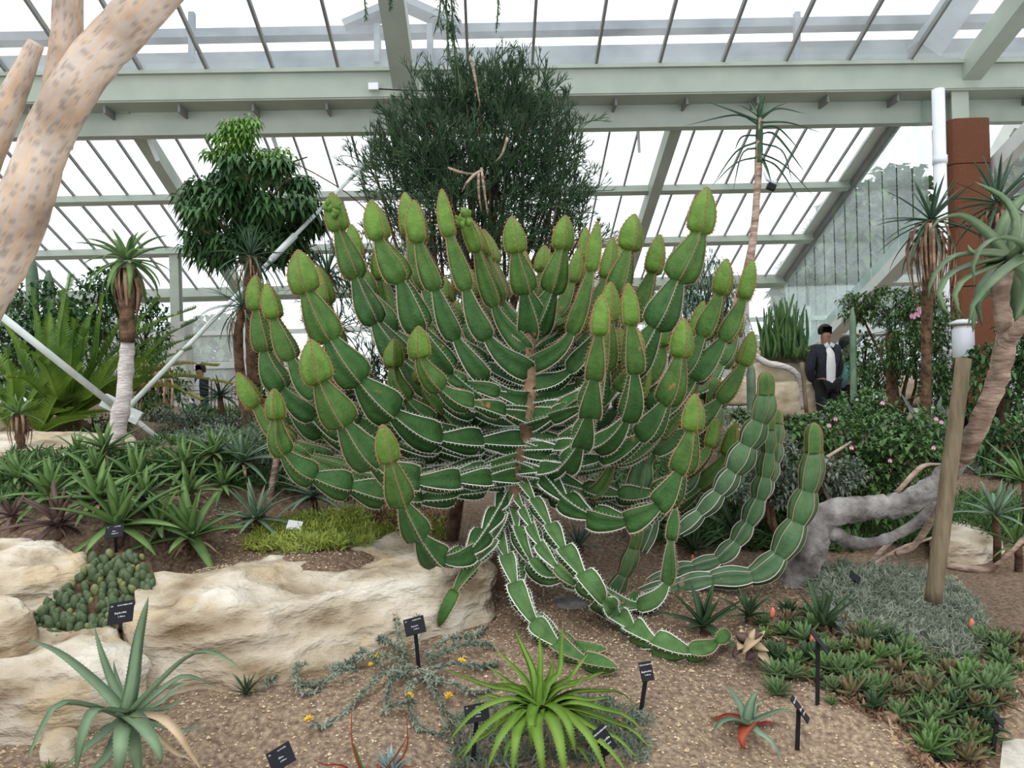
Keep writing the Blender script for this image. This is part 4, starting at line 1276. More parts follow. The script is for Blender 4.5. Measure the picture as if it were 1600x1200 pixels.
# ------------------------------------------------------------------ foliage helpers
def rdir(r, zmin=-1):
    while True:
        v = Vector((r.gauss(0, 1), r.gauss(0, 1), r.gauss(0, 1))).normalized()
        if v.z >= zmin: return v
def small_leaf(mb, p, d, L, W, up=Vector((0, 0, 1)), droop=0.2):
    s = d.cross(up)
    if s.length < .1: s = d.cross(Vector((1, 0, 0)))
    s.normalize(); n = s.cross(d)
    m_ = p + d * (L * .5) + n * (L * .06)
    e = p + d * L - Vector((0, 0, L * droop))
    mb.add([p, m_ + s * W / 2 + n * W * .2, e, m_ - s * W / 2 + n * W * .2, m_], [(0, 4, 1), (4, 2, 1), (0, 3, 4), (3, 2, 4)])
def blob_pts(r, blobs, n, shell=.45):
    """points inside pixel-placed ellipsoids (px, py, d, rx, ry px); depth radius follows rx"""
    ws = [b[3] * b[4] for b in blobs]
    for i in range(n):
        b = r.choices(blobs, ws)[0]
        v = rdir(r) * (shell + (1 - shell) * r.random() ** .5)
        c = P(b[0], b[1], b[2]); k = b[2] / F
        dz = (b[5] if len(b) > 5 else min(b[3], b[4]) * 0.8) * k
        yield c + Vector((v.x * b[3] * k, v.y * dz, v.z * b[4] * k)), v
def bush(name, label, cat, blobs, n, L, W, material, seed=1, base=None, trunk=None, group=None, per=5, upb=.3, droop=.25, root=None, pname='foliage', shell=.4):
    r = random.Random(seed)
    if root is None:
        b0 = blobs[0]
        g0 = base or P(b0[0], b0[1] + b0[4], b0[2])
        g0 = Vector((g0.x, g0.y, gz(g0.x, g0.y)))
        root = thing(name, label, cat, g0, group)
    mb = MB()
    for p, v in blob_pts(r, blobs, n, shell):
        ax = (v + Vector((0, 0, upb)) + rdir(r) * .5).normalized()
        for k in range(per):
            d = (ax * .5 + rdir(r)).normalized()
            small_leaf(mb, p + rdir(r) * L * .3, d, L * r.uniform(.7, 1.2), W * r.uniform(.8, 1.2), droop=droop)
    mb.build(pname, material, root)
    tm = MB()
    gb0 = ORG[root.name]
    for b in blobs:
        c = P(b[0], b[1], b[2])
        tm.tube(smooth_path([gb0 + Vector((r.uniform(-.05, .05), r.uniform(-.05, .05), -.05)), gb0.lerp(c, .5) + Vector((r.uniform(-.1, .1), 0, 0)), c], 6), [.03, .026, .022, .018, .014, .008] if trunk is None else [trunk * q for q in (1, .9, .8, .6, .45, .25)], 6, rough=.3)
        for k in range(6):
            v = rdir(r); e = c + Vector((v.x * b[3], v.y * b[3] * .6, v.z * b[4])) * (b[2] / F * .8)
            tm.tube([c.lerp(gb0, .15), c.lerp(e, .5) + Vector((0, 0, .03)), e], [.010, .006, .003], 4)
    tm.build('branches', 'bark_brown', root)
    return root

# ------------------------------------------------------------------ foreground bare tree at the left edge
ft = thing('pale_barked_tree', 'thick forked tree with pale streaked bark crossing the upper left corner', 'tree', Vector((-2.35, 2.5, gz(-2.35, 2.5))))
def vcol(n, r): return [(1, 1, 1)] * n
tb = []
def limb(pts, rad, name, n=44, m=22, seed=0):
    q = smooth_path([P(*a) for a in pts], n)
    rr_ = [rad[0] + (rad[-1] - rad[0]) * i / (n - 1) if len(rad) == 2 else np.interp(i / (n - 1), np.linspace(0, 1, len(rad)), rad) for i in range(n)]
    mb = MB()
    FRm = frames(tangents(q))
    vs = []; cs = []
    for i, p in enumerate(q):
        x, y = FRm[i]
        for k in range(m):
            a = 2 * PI * k / m
            rr2 = rr_[i] * (1 + .05 * noise.noise(Vector((math.cos(a) * 2, math.sin(a) * 2, i * .35 + seed))) )
            vs.append(p + (x * math.cos(a) + y * math.sin(a)) * rr2)
            st = noise.noise(Vector((math.cos(a + i * .004) * 13 + seed, math.sin(a + i * .004) * 13, i * .07)))      # long tan streaks along the limb
            bd = noise.noise(Vector((math.cos(a) * 3, math.sin(a) * 3 + seed, i * .8)))  # broken cross bands
            c = Vector((1, 1, 1))
            if st > .18: c = Vector((1.10, .93, .74))
            if bd > .22 and st < .18: c = c * .68
            cs.append(tuple(c))
    fs = [(i * m + k, i * m + (k + 1) % m, (i + 1) * m + (k + 1) % m, (i + 1) * m + k) for i in range(n - 1) for k in range(m)]
    fs.append(tuple(range(m))[::-1]); fs.append(tuple((n - 1) * m + k for k in range(m)))
    mb.add(vs, fs, cs)
    return mb.build(name, 'bark_pale', ft)
limb([(-330, 1250, 2.45), (-200, 820, 2.4), (-70, 520, 2.3), (20, 360, 2.2), (75, 215, 2.1), (135, 110, 2.05), (215, 20, 2.0), (300, -80, 1.95), (390, -200, 1.9)], [.165, .14, .12, .104, .097, .092, .082, .062, .059, .057, .056], 'trunk', 220, 96)
limb([(82, 225, 2.12), (100, 130, 2.08), (105, 60, 2.05), (106, -20, 2.0), (105, -160, 2.0)], [.05, .05, .037, .034, .034], 'limb', 60, 48, 6)
limb([(-110, 470, 2.4), (-30, 260, 2.35), (20, 150, 2.3), (56, 68, 2.25)], [.062, .056, .046, .022], 'limb', 60, 48, 9)

# ------------------------------------------------------------------ umbrella tree
ut = thing('umbrella_tree', 'leafy green tree with drooping whorled leaves and a pale green crown left of the candelabra', 'tree', G(400, 645))
r = random.Random(21)
DU = 8.0
def whorls(blobs, n, material, name, L=.155, W=.05):
    mb = MB()
    for p, v in blob_pts(r, blobs, n, .25):
        m8 = r.randint(6, 9)
        off = r.uniform(0, 6)
        for k in range(m8):
            a = off + 2 * PI * k / m8
            d = Vector((math.cos(a), math.sin(a), -.25 + r.uniform(-.3, .2))).normalized()
            small_leaf(mb, p + d * .02, d, L * r.uniform(.8, 1.1), W, droop=.45)
    mb.build(name, material, ut)
whorls([(385, 330, DU, 85, 78), (330, 345, DU, 42, 55), (450, 330, DU, 42, 52), (390, 250, DU, 55, 35), (345, 290, DU, 45, 30), (350, 400, DU, 45, 30), (430, 385, DU, 50, 30), (395, 300, DU, 90, 40)], 0, 'tree_leaf', 'foliage_core') if 0 else None
ru = random.Random(44)
cl = []
for k in range(46):
    a = ru.uniform(0, 2 * PI); q = ru.random() ** .5
    cl.append((390 + 92 * q * math.cos(a), 318 + 92 * q * math.sin(a) * (1 if math.sin(a) < 0 else .9), DU + ru.uniform(-.7, .7), ru.uniform(16, 28), ru.uniform(12, 20)))
cl += [(300, 330, DU, 18, 20), (305, 372, DU, 20, 16), (470, 330, DU, 20, 20), (478, 365, DU, 16, 14), (310, 395, DU, 18, 12), (470, 395, DU, 20, 14), (430, 405, DU, 22, 12), (340, 405, DU, 20, 12), (490, 345, DU, 14, 14), (320, 290, DU, 24, 14), (455, 285, DU, 26, 14)]
whorls(cl, 560, 'tree_leaf', 'foliage')
whorls([(372, 215, DU, 40, 30), (385, 190, DU, 22, 14), (350, 240, DU, 30, 15), (430, 245, DU, 30, 20)], 120, 'tree_leaf_light', 'young_foliage', .10, .035)
mb = MB()
mb.tube(smooth_path([G(400, 645), P(400, 520, DU), P(398, 420, DU), P(392, 330, DU), P(382, 230, DU)], 16), [.075, .07, .07, .065, .06, .06, .055, .055, .05, .045, .04, .035, .03, .02, .015, .01], 8, rough=.3)
for k in range(26):
    a = P(395 + r.uniform(-5, 5), r.uniform(260, 420), DU); e = a + Vector((r.uniform(-.6, .6), r.uniform(-.4, .4), r.uniform(.1, .4)))
    mb.tube([a, a.lerp(e, .5) + Vector((0, 0, -.04)), e], [.02, .013, .007], 5)
mb.tube(smooth_path([P(450, 250, DU), P(490, 270, DU), P(540, 300, DU), P(575, 330, DU)], 8), .006, 4)
mb.build('trunk', 'bark_brown', ut)

# ------------------------------------------------------------------ pencil bush
pb = thing('pencil_bush', 'big dark pencil-stemmed bush behind the top of the candelabra', 'shrub', G(760, 700))
r = random.Random(31)
DP = 6.7
def spray(mb, p, d, L, lev, rad):
    e = p + d * L
    mb.tube([p, p.lerp(e, .5) + Vector((0, 0, L * .04)), e], [rad, rad * .92, rad * (.8 if lev else .35)], 3, cap=False)
    if lev:
        for k in range(r.choice((2, 2, 3))):
            nd = (d + rdir(r) * .62 + Vector((0, 0, .22))).normalized()
            spray(mb, e, nd, L * r.uniform(.75, 1.0), lev - 1, rad * .85)
PB = [(745, 235, DP, 145, 85), (650, 265, DP, 62, 85), (780, 150, DP, 92, 42), (860, 300, DP, 58, 70), (740, 330, DP, 130, 85), (740, 250, DP + .3, 140, 110), (700, 180, DP, 70, 50), (860, 215, DP, 50, 60), (880, 330, DP, 38, 55), (600, 260, DP, 28, 45)]
mb = MB()
for p, v in blob_pts(r, PB, 1600, .2):
    spray(mb, p, (v * .6 + Vector((0, 0, .5)) + rdir(r) * .5).normalized(), r.uniform(.06, .10), 3, .0056)
mb.build('twigs', 'pencil', pb)
mb = MB()
for p, v in blob_pts(r, [(760, 470, DP + .3, 120, 110), (650, 420, DP + .4, 60, 90), (560, 470, DP + .8, 60, 90), (620, 560, DP + .5, 70, 50), (880, 400, DP + .3, 60, 70)], 430, .2):
    spray(mb, p, (v * .6 + Vector((0, 0, .5)) + rdir(r) * .5).normalized(), r.uniform(.06, .10), 3, .006)
mb.build('lower_twigs', 'pencil', pb)
mb = MB()
g0 = ORG['pencil_bush']
for b in PB + PB[:6]:
    for k in range(3):
        e = P(b[0] + r.uniform(-40, 40), b[1] + r.uniform(-30, 30), b[2] + r.uniform(-.2, .4))
        mid_ = g0.lerp(e, .55) + Vector((r.uniform(-.15, .15), r.uniform(-.1, .1), 0))
        mb.tube(smooth_path([g0, mid_, e], 10), [.045, .042, .036, .03, .025, .02, .017, .014, .01, .006], 6, rough=.3)
mb.build('branches', 'bark_brown', pb)
mb = MB()
for a, b_, c_ in (((735, 88), (742, 120), (750, 165)), ((793, 215), (785, 240), (775, 252)), ((752, 262), (757, 300), (762, 335)), ((745, 270), (730, 285), (722, 300)), ((700, 262), (722, 270), (745, 272)), ((755, 265), (738, 275), (725, 292)), ((748, 268), (748, 300), (752, 330))):
    mb = MB(); mb.tube(smooth_path([P(*a, DP - .8), P(*b_, DP - .8), P(*c_, DP - .75)], 6), [.009, .011, .011, .009, .007, .005], 5)
    mb.build('dry_twig', 'bark_pinkgrey', pb)

# hanging plant at the top edge
hp = thing('hanging_plant', 'thin trailing stems with narrow leaves hanging from above at the top edge', 'plant', P(700, -120, 5.5))
mb = MB()
r = random.Random(3)
for (x0, y0), (x1, y1) in (((690, -60), (700, 95)), ((698, -60), (712, 130)), ((688, -60), (684, 40)), ((776, -60), (776, 45)), ((700, -60), (706, 60)), ((600, -40), (610, 12)), ((560, -40), (572, 30)), ((692, 0), (720, 140))):
    q = smooth_path([P(x0, y0, 5.5), P((x0 + x1) / 2 + 3, (y0 + y1) / 2, 5.5), P(x1, y1, 5.5)], 22)
    mb.tube(q, .006, 4)
    for p in q[5::1]:
        for k in range(3):
            d = Vector((r.uniform(-1, 1), r.uniform(-1, 1), r.uniform(-1.2, .1))).normalized()
            small_leaf(mb, p, d, .085 if x0 < 705 and x0 > 650 else .03, .010)
mb.build('stems', 'aloe_dark', hp)

# ------------------------------------------------------------------ tree aloes
def tree_aloe(name, label, heart, trunk, rads, material, n, span, W, e=(85, -20), curl=(10, 60), bark='bark_brown', seed=1, dead=0, parts=True, prof=w_aloe, teeth=0.0, cat='aloe', deadlen=1.0, thick=.14, chan=.2):
    """heart (px,py,d); trunk [(px,py,d)...] heart -> ground"""
    pts = [P(*heart)] + [P(*q) for q in trunk]
    g = pts[-1]; g = Vector((g.x, g.y, gz(g.x, g.y))); pts[-1] = g - Vector((0, 0, .05))
    root = thing(name, label, cat, g)
    mb = MB(); q = smooth_path(pts, 30)
    r = random.Random(seed)
    rr_ = [float(np.interp(i / 29, np.linspace(0, 1, len(rads)), rads)) * (1 + .06 * math.sin(i * 2.1)) for i in range(30)]
    mb.tube(q, rr_, 12, rough=.25, seed=seed); mb.build('trunk', bark, root)
    L = px_len(span, heart[2]) * 1.1
    rosette(None, None, None, pts[0], material, n, L, W, e, curl, prof, thick, chan, teeth, seed, parent=root, parts=parts)
    if dead:
        mb = MB()
        for k in range(dead):
            a = r.uniform(0, 2 * PI); o_ = Vector((math.cos(a), math.sin(a), 0))
            b0 = q[0].lerp(q[3], r.random()) ; l = L * r.uniform(.5, .95) * deadlen
            leaf_path(mb, [b0, b0 + o_ * l * .28 + Vector((0, 0, -.05 * l)), b0 + o_ * l * .30 - Vector((0, 0, l * .5)), b0 + o_ * l * .2 - Vector((0, 0, l))], W * .8, n=6)
        mb.build('dead_leaves', 'dead_leaf', root)
    return root
tree_aloe('tree_aloe', 'slim tree aloe with white lower stem and reddish drooping leaves beside the tie rod bracket', (199, 408, 5.6), [(200, 460, 5.6), (199, 530, 5.6), (196, 590, 5.6), (190, 640, 5.6), (172, 700, 5.6)],
          [.05, .045, .04, .05, .055, .062, .068], 'aloe_green', 34, 74, .055, (80, -45), (30, 80), 'bark_white', 3, 26, deadlen=.9)
mb = MB(); q = [P(200, 420, 5.58), P(200, 470, 5.58), P(198, 535, 5.58)]
mb.tube(smooth_path(q, 14), [.052 + .006 * math.sin(i * 2.3) for i in range(14)], 12, rough=.3); mb.build('leaf_scars', 'bark_brown', bpy.data.objects['tree_aloe'])
tree_aloe('tree_aloe', 'tree aloe with slender blue-green rosette under the leafy umbrella tree', (392, 400, 6.9), [(388, 470, 6.9), (392, 540, 7), (395, 650, 7)], [.04, .045, .05], 'aloe_tree', 40, 78, .026, (85, -50), (20, 70), seed=4, dead=16)
tree_aloe('tree_aloe', 'tree aloe with arching thin leaves just left of the jointed arms, lower of the pair', (378, 480, 6.5), [(372, 530, 6.5), (378, 600, 6.6), (390, 690, 6.6)], [.035, .04, .045], 'aloe_tree', 36, 74, .022, (80, -55), (25, 80), seed=5, dead=18)
tree_aloe('tree_aloe', 'dark tree aloe glimpsed between the left arms of the candelabra', (512, 430, 7.0), [(512, 500, 7.0), (515, 580, 7.1), (520, 660, 7.2)], [.05, .05, .055], 'aloe_tree', 40, 72, .024, (85, -50), (20, 60), seed=6, dead=14)
tree_aloe('tree_aloe', 'second dark tree aloe behind the left arms, set lower', (528, 515, 6.6), [(528, 560, 6.6), (530, 620, 6.7), (532, 680, 6.8)], [.04, .04, .045], 'aloe_dark', 32, 60, .02, (85, -40), (20, 60), seed=7, dead=8)
rosette('aloe_tuft', 'small grey aloe tuft left of the lowest left arm tip', 'aloe', G(385, 640), 'aloe_bluegreen', 22, px_len(50, 7), .03, (85, 0), (10, 40), seed=8, heart=.2, stem=('bark_brown', .03))
rosette('aloe_tuft', 'drooping dark green aloe tuft at the left behind the aloe bed', 'aloe', G(345, 665), 'aloe_tree', 30, px_len(70, 7), .03, (60, -30), (20, 60), seed=9, heart=.3, stem=('bark_brown', .03))
tree_aloe('edge_aloe', 'short tree aloe with orange-brown dead skirt at the far left edge', (28, 648, 5.4), [(32, 690, 5.4), (40, 725, 5.4)], [.03, .03], 'aloe_green', 16, 50, .034, (80, -15), (15, 50), seed=12, dead=14, deadlen=1.1)
# slim tall aloe against the roof
slim = tree_aloe('slim_tree_aloe', 'very tall thin-stemmed aloe with sparse drooping leaves against the glass roof', (1187, 185, 6.0), [(1185, 260, 6.0), (1180, 340, 6.0), (1172, 400, 6.0), (1150, 480, 6.05), (1120, 560, 6.1), (1105, 700, 6.2)],
          [.024, .028, .03, .034, .042, .045, .05], 'aloe_dark', 6, 40, .026, (85, 30), (0, 30), 'bark_pinkgrey', 13)
r = random.Random(4)
mb_pts = [((1187, 188), (1186, 168), (1196, 145)), ((1186, 190), (1140, 172), (1107, 160)), ((1184, 195), (1150, 180), (1068, 197)), ((1188, 188), (1215, 170), (1260, 178)), ((1188, 192), (1232, 192), (1285, 208)), ((1188, 200), (1215, 200), (1250, 235)),
          ((1186, 210), (1212, 212), (1258, 270)), ((1184, 212), (1160, 214), (1148, 235)), ((1184, 222), (1150, 238), (1112, 292)), ((1188, 224), (1222, 236), (1238, 285)), ((1184, 232), (1160, 240), (1145, 300)), ((1184, 246), (1150, 255), (1113, 290)),
          ((1188, 240), (1225, 258), (1275, 310)), ((1190, 248), (1215, 262), (1250, 315)), ((1190, 248), (1198, 265), (1205, 285)), ((1187, 186), (1180, 175), (1170, 158)), ((1187, 186), (1200, 170), (1208, 160))]
for i, t in enumerate(mb_pts):
    mb = MB(); dz = r.uniform(-.3, .3)
    leaf_path(mb, [P(*t[0], 6.0), P(*t[1], 6.0 + dz * .5), P(*t[2], 6.0 + dz)], .034, n=12); mb.build('leaf', 'aloe_tree', slim)
# the green growing stem top
mb = MB(); mb.tube(smooth_path([P(1187, 180, 6.0), P(1186, 255, 6.0)], 8), [.02, .026, .026, .03, .026, .03, .026, .03], 8); mb.build('green_stem', 'aloe_dark', slim)

# big aloe at the right edge, leaves along their own curves
big = fan_plant('giant_tree_aloe', 'giant tree aloe with broad recurved grey-green leaves at the right edge', 'aloe', (1572, 408, 3.6), [
    ([(1545, 370, -.05), (1500, 338, -.1), (1462, 348, -.12), (1452, 375, -.12)], .8), ([(1540, 395, -.1), (1490, 402, -.2), (1458, 435, -.22), (1450, 470, -.2)], .85),
    ([(1535, 410, -.15), (1485, 430, -.25), (1468, 465, -.28), (1490, 500, -.3)], .8), ([(1545, 420, -.2), (1505, 440, -.3), (1492, 470, -.32), (1510, 500, -.3)], .7),
    ([(1600, 385, -.35), (1560, 372, -.5), (1525, 400, -.6), (1522, 450, -.62)], .7), ([(1610, 400, -.3), (1570, 425, -.5), (1525, 470, -.6), (1512, 512, -.62)], .95),
    ([(1590, 350, -.1), (1570, 310, -.1), (1523, 284, -.1)], .6), ([(1565, 370, 0), (1590, 320, 0), (1640, 280, 0)], .85), ([(1550, 400, -.1), (1520, 395, -.2), (1512, 382, -.2)], .9),
    ([(1600, 440, .1), (1625, 480, .1), (1640, 540, .1)], 1), ([(1560, 440, .1), (1530, 470, .15), (1520, 520, .15)], .9), ([(1585, 440, .1), (1590, 480, .15), (1592, 520, .1)], 1),
    ([(1620, 380, .1), (1660, 360, .1), (1700, 370, .1)], 1), ([(1550, 430, 0), (1530, 460, 0), (1535, 510, 0)], .9), ([(1590, 380, .15), (1600, 340, .2), (1605, 320, .2)], .8),
    ([(1605, 430, -.2), (1600, 470, -.3), (1585, 500, -.3)], 1.0), ([(1640, 420, -.1), (1670, 460, -.1), (1690, 520, -.1)], 1)], 'aloe_big', 0.105, teeth=0.004, base=G(1450, 760))
def btube(name, pts, rads, m_, root, n=40, seed=0, rough=.3):
    mb = MB(); q = smooth_path([P(*a) for a in pts], n)
    rr_ = [float(np.interp(i / (n - 1), np.linspace(0, 1, len(rads)), rads)) for i in range(n)]
    mb.tube(q, rr_, 14, rough=rough, seed=seed); return mb.build(name, m_, root)
btube('trunk', [(1570, 420, 3.6), (1562, 465, 3.6), (1572, 520, 3.65), (1562, 580, 3.75), (1535, 650, 3.95), (1505, 715, 4.15)], [.04, .036, .048, .045, .048, .048], 'bark_pinkgrey', big)
btube('fork', [(1572, 535, 3.65), (1600, 505, 3.5), (1640, 480, 3.5)], [.036, .03, .026], 'bark_pinkgrey', big)
btube('lower_trunk', [(1505, 705, 4.15), (1478, 742, 4.25), (1420, 785, 4.35), (1350, 795, 4.4), (1295, 805, 4.4), (1262, 845, 4.4), (1245, 920, 4.4), (1240, 960, 4.35)], [.048, .058, .066, .07, .078, .11, .10, .11], 'bark_grey', big, 60, rough=.35)
btube('side_root', [(1290, 830, 4.4), (1350, 850, 4.5), (1420, 825, 4.6), (1480, 770, 4.5)], [.05, .03, .03, .03], 'bark_grey', big, 30, 3)
btube('side_stem', [(1505, 700, 4.1), (1480, 770, 4.3), (1430, 850, 4.5), (1400, 865, 4.5)], [.03, .022, .02, .016], 'bark_pinkgrey', big, 30, 5)
# wooden post and others
wp = thing('wooden_post', 'leaning grey-brown wooden post beside the giant aloe trunk', 'post', G(1458, 930))
btube('post', [(1506, 560, 3.95), (1484, 730, 3.95), (1458, 940, 3.98)], [.036, .04, .042], 'post_wood', wp, 20, rough=.05)
wl = thing('white_lantern', 'white cylindrical lamp unit standing in front of the brown pillar', 'lamp', P(1505, 600, 8.0))
c = P(1505, 535, 8.0)
mb = MB(); mb.tube([c - Vector((0, 0, .17)), c - Vector((0, 0, .15)), c + Vector((0, 0, .13)), c + Vector((0, 0, .17))], [.09, .105, .105, .08], 16); mb.build('housing', 'white_plastic', wl)
mb = MB(); mb.tube([c + Vector((0, 0, .19)), c + Vector((0, 0, .21)), c + Vector((0, 0, .24))], [.13, .13, .05], 16); mb.build('cap', 'white_plastic', wl)
mb = MB(); mb.tube([c - Vector((0, 0, .17)), Vector((c.x, c.y, gz(c.x, c.y)))], .03, 8); mb.build('stand', 'dark_metal', wl)
# curved dry root at the right
dr = thing('dry_root', 'smooth curved dry root lying on the dark soil at the right edge', 'root', G(1545, 890))
pts = [G(1478, 888), G(1510, 893), G(1545, 895)]
p4_ = [P(1575, 868, 4.9), P(1610, 830, 4.9)]
mb = MB(); mb.tube(smooth_path([q + Vector((0, 0, .02)) for q in pts] + p4_, 24), [.02 + .006 * math.sin(i * .3) for i in range(24)], 8, rough=.2); mb.build('root_stem', 'bark_pinkgrey', dr)
for i, (a, b_, c_, lb) in enumerate((((1330, 905), (1400, 862), (1470, 835), 'grey dry stick rising toward the wooden post'), ((1395, 842), (1360, 880), (1340, 915), 'forked dry stick below the arched trunk'), ((1300, 790), (1280, 730), (1330, 690), 'bare thin stem over the leafy thicket'),
        ((1400, 770), (1440, 730), (1470, 725), 'curved bare stem joining the leaning trunk'), ((1160, 722), (1180, 700), (1220, 690), 'short bent pinkish stick beside the columnar stems'))):
    d = (4.8, 4.7, 5.0, 4.7, 5.6)[i]
    t = thing('dry_stick', lb, 'stick', P(*a, d))
    mb = MB(); mb.tube(smooth_path([P(*a, d), P(*b_, d), P(*c_, d)], 12), [.016] * 8 + [.012, .01, .008, .006], 6, rough=.3); mb.build('stick', 'bark_pinkgrey', t)
# aloes around the pillar
tree_aloe('tree_aloe', 'spiky tree aloe with shaggy dry skirt left of the white downpipe', (1455, 345, 7.6), [(1452, 420, 7.6), (1448, 500, 7.7), (1445, 640, 7.8)], [.06, .05, .05], 'aloe_tree', 34, 86, .05, (80, -50), (5, 45), seed=14, dead=34, deadlen=1.5)
tree_aloe('tree_aloe', 'dark spiky tree aloe to the right of the brown pillar', (1560, 318, 7.4), [(1562, 400, 7.4), (1565, 500, 7.5), (1568, 640, 7.6)], [.07, .06, .06], 'aloe_tree', 36, 88, .05, (85, -40), (5, 40), seed=15, dead=22)
tree_aloe('tree_aloe', 'shaggy-stemmed small palm-like aloe among the bushes behind the agaves', (1392, 520, 8.8), [(1392, 560, 8.8), (1393, 600, 8.8)], [.05, .06], 'aloe_tree', 20, 40, .03, (80, -20), (5, 40), seed=16, dead=26, deadlen=1.4)

# ------------------------------------------------------------------ cycads
def frond(pix, d, dd, material, root, W=.115, n=52, old=False):
    pts = smooth_path([P(q[0], q[1], d + dd * i / (len(pix) - 1)) for i, q in enumerate(pix)], n)
    T = tangents(pts); mb = MB()
    h = pts[-1] - pts[0]; h.z = 0
    if h.length < .15: h = Vector((.3, -1, 0))
    FR = frames(T, h.cross(Vector((0, 0, 1))).normalized())
    mb.tube(pts, [.012 * (1 - i / n) + .003 for i in range(n)], 4)
    r = random.Random(int(pix[-1][0] * 7 + pix[-1][1]))
    for i in range(3, n):
        t = i / (n - 1)
        w = W * math.sin(min(1, t * 1.0 + .12) * PI) ** .55 if t < .9 else W * .45
        s, nn = FR[i]; up = s.cross(T[i])
        if up.z < 0: up = -up
        for sg in (-1, 1):
            for half in (0, .5):
                p = pts[i].lerp(pts[i - 1], half)
                dr_ = (s * sg * .8 + T[i] * .5 + up * .62 + rdir(r) * .06).normalized()
                e = p + dr_ * w * r.uniform(.88, 1.05)
                bw = .0062
                mb.add([p - T[i] * bw, p + T[i] * bw, p.lerp(e, .6) + T[i] * bw * .9 , e, p.lerp(e, .6) - T[i] * bw * .5], [(0, 1, 2, 4), (4, 2, 3)])
    mb.build('frond', material, root)
cy = thing('cycad', 'large bright green cycad with long feathery fronds at the left', 'cycad', G(112, 672))
DCY = 6.7
for (mid_, tip, dd, m_) in [((92, 540), (110, 430), 0, 0), ((60, 560), (48, 452), -.2, 0), ((50, 600), (-10, 480), -.3, 0), ((150, 560), (162, 462), .1, 0), ((75, 540), (78, 470), .5, 0), ((130, 540), (150, 478), .5, 0),
        ((170, 540), (228, 458), .3, 0), ((190, 560), (250, 465), .0, 0), ((180, 550), (305, 482), .2, 0), ((210, 575), (308, 500), 0, 0), ((200, 590), (315, 522), -.2, 0), ((210, 600), (300, 545), -.4, 0),
        ((40, 620), (-40, 560), -.3, 0), ((50, 650), (-50, 620), -.5, 0), ((60, 640), (-20, 660), -.8, 0), ((215, 590), (340, 572), .2, 1), ((200, 600), (360, 600), 0, 1), ((220, 608), (312, 625), -.3, 1), ((110, 590), (118, 500), -.6, 0), ((80, 600), (30, 540), -.7, 0), ((150, 610), (200, 545), -.6, 0), ((30, 600), (-60, 520), .1, 0), ((140, 620), (215, 590), -.8, 0), ((100, 560), (95, 455), .8, 0), ((120, 590), (135, 515), -.4, 0), ((40, 580), (0, 500), .3, 0), ((160, 600), (240, 530), -.5, 0), ((190, 620), (270, 590), -.3, 0), ((70, 620), (10, 590), -.9, 0), ((90, 620), (60, 560), -1, 0)]:
    c0 = (108, 655)
    frond([c0, ((c0[0] + mid_[0]) / 2, (c0[1] + mid_[1]) / 2 - 8), mid_, ((mid_[0] + tip[0]) / 2 + (tip[0] - mid_[0]) * .02, (mid_[1] + tip[1]) / 2 - 12), tip], DCY, dd, ('cycad', 'cycad_old')[m_], cy)
cy2 = thing('cycad', 'second smaller dark cycad at the left edge behind the stone ledge', 'cycad', G(20, 690))
for (mid_, tip, dd) in [((0, 620), (-30, 570), 0), ((30, 610), (40, 560), .1), ((50, 625), (85, 585), 0), ((20, 600), (10, 545), -.2), ((-10, 640), (-50, 620), 0), ((70, 650), (110, 640), 0), ((60, 630), (75, 560), .3), ((90, 640), (140, 610), .2), ((100, 660), (150, 650), 0), ((120, 640), (180, 600), .3), ((130, 650), (185, 640), .1), ((90, 620), (130, 570), -.1)]:
    frond([(60 if mid_[0] > 40 else 20, 678), ((20 + mid_[0]) / 2 if mid_[0] < 40 else (60 + mid_[0]) / 2, (678 + mid_[1]) / 2), mid_, tip], 6.3, dd, 'cycad', cy2, .10, 40)
mb = MB(); c = P(108, 665, DCY); mb.tube([Vector((c.x, c.y, gz(c.x, c.y) - .1)), c, c + Vector((0, 0, .08))], [.16, .15, .08], 10, rough=.4); mb.build('caudex', 'bark_brown', cy)
mb = MB(); c = P(40, 685, 6.3); mb.tube([Vector((c.x, c.y, gz(c.x, c.y) - .1)), c + Vector((0, 0, .04))], [.14, .1], 10, rough=.4); mb.build('caudex', 'bark_brown', cy2)

# ------------------------------------------------------------------ background planting
bush('background_shrub', 'dark leafy shrub rising behind the cycad fronds', 'shrub', [(60, 500, 9.5, 60, 60), (110, 520, 9.5, 60, 50), (160, 480, 9.8, 45, 60), (20, 560, 9.5, 60, 60)], 700, .12, .045, 'tree_leaf', 51)
bush('background_shrub', 'dim green shrub behind the white-stemmed aloe', 'shrub', [(225, 520, 10, 40, 60), (240, 600, 9.5, 60, 30), (190, 450, 10, 30, 40)], 350, .11, .04, 'tree_leaf', 52)
bush('background_shrub', 'green thicket under the tree aloes at left of the candelabra', 'shrub', [(440, 620, 8, 70, 45), (520, 640, 7.8, 60, 40)], 520, .10, .03, 'shrub_leaf', 53)
bush('background_shrub', 'grey-green low shrubs between the bed and the far left path', 'shrub', [(300, 665, 6.9, 60, 22), (370, 668, 6.6, 50, 22), (260, 655, 7.5, 50, 18)], 520, .05, .015, 'silver_dark', 54)
bush('background_shrub', 'low yellow-flecked shrubs right of the cycad base', 'shrub', [(235, 645, 7.6, 35, 16), (170, 665, 6.9, 40, 16), (120, 685, 6.4, 45, 16)], 300, .05, .018, 'shrub_leaf', 55)
bush('background_shrub', 'dense dark thicket directly behind the candelabra trunk', 'shrub', [(720, 640, 7.4, 110, 60), (600, 610, 7.6, 70, 60), (840, 640, 7.6, 90, 60)], 900, .09, .03, 'aloe_dark', 56)
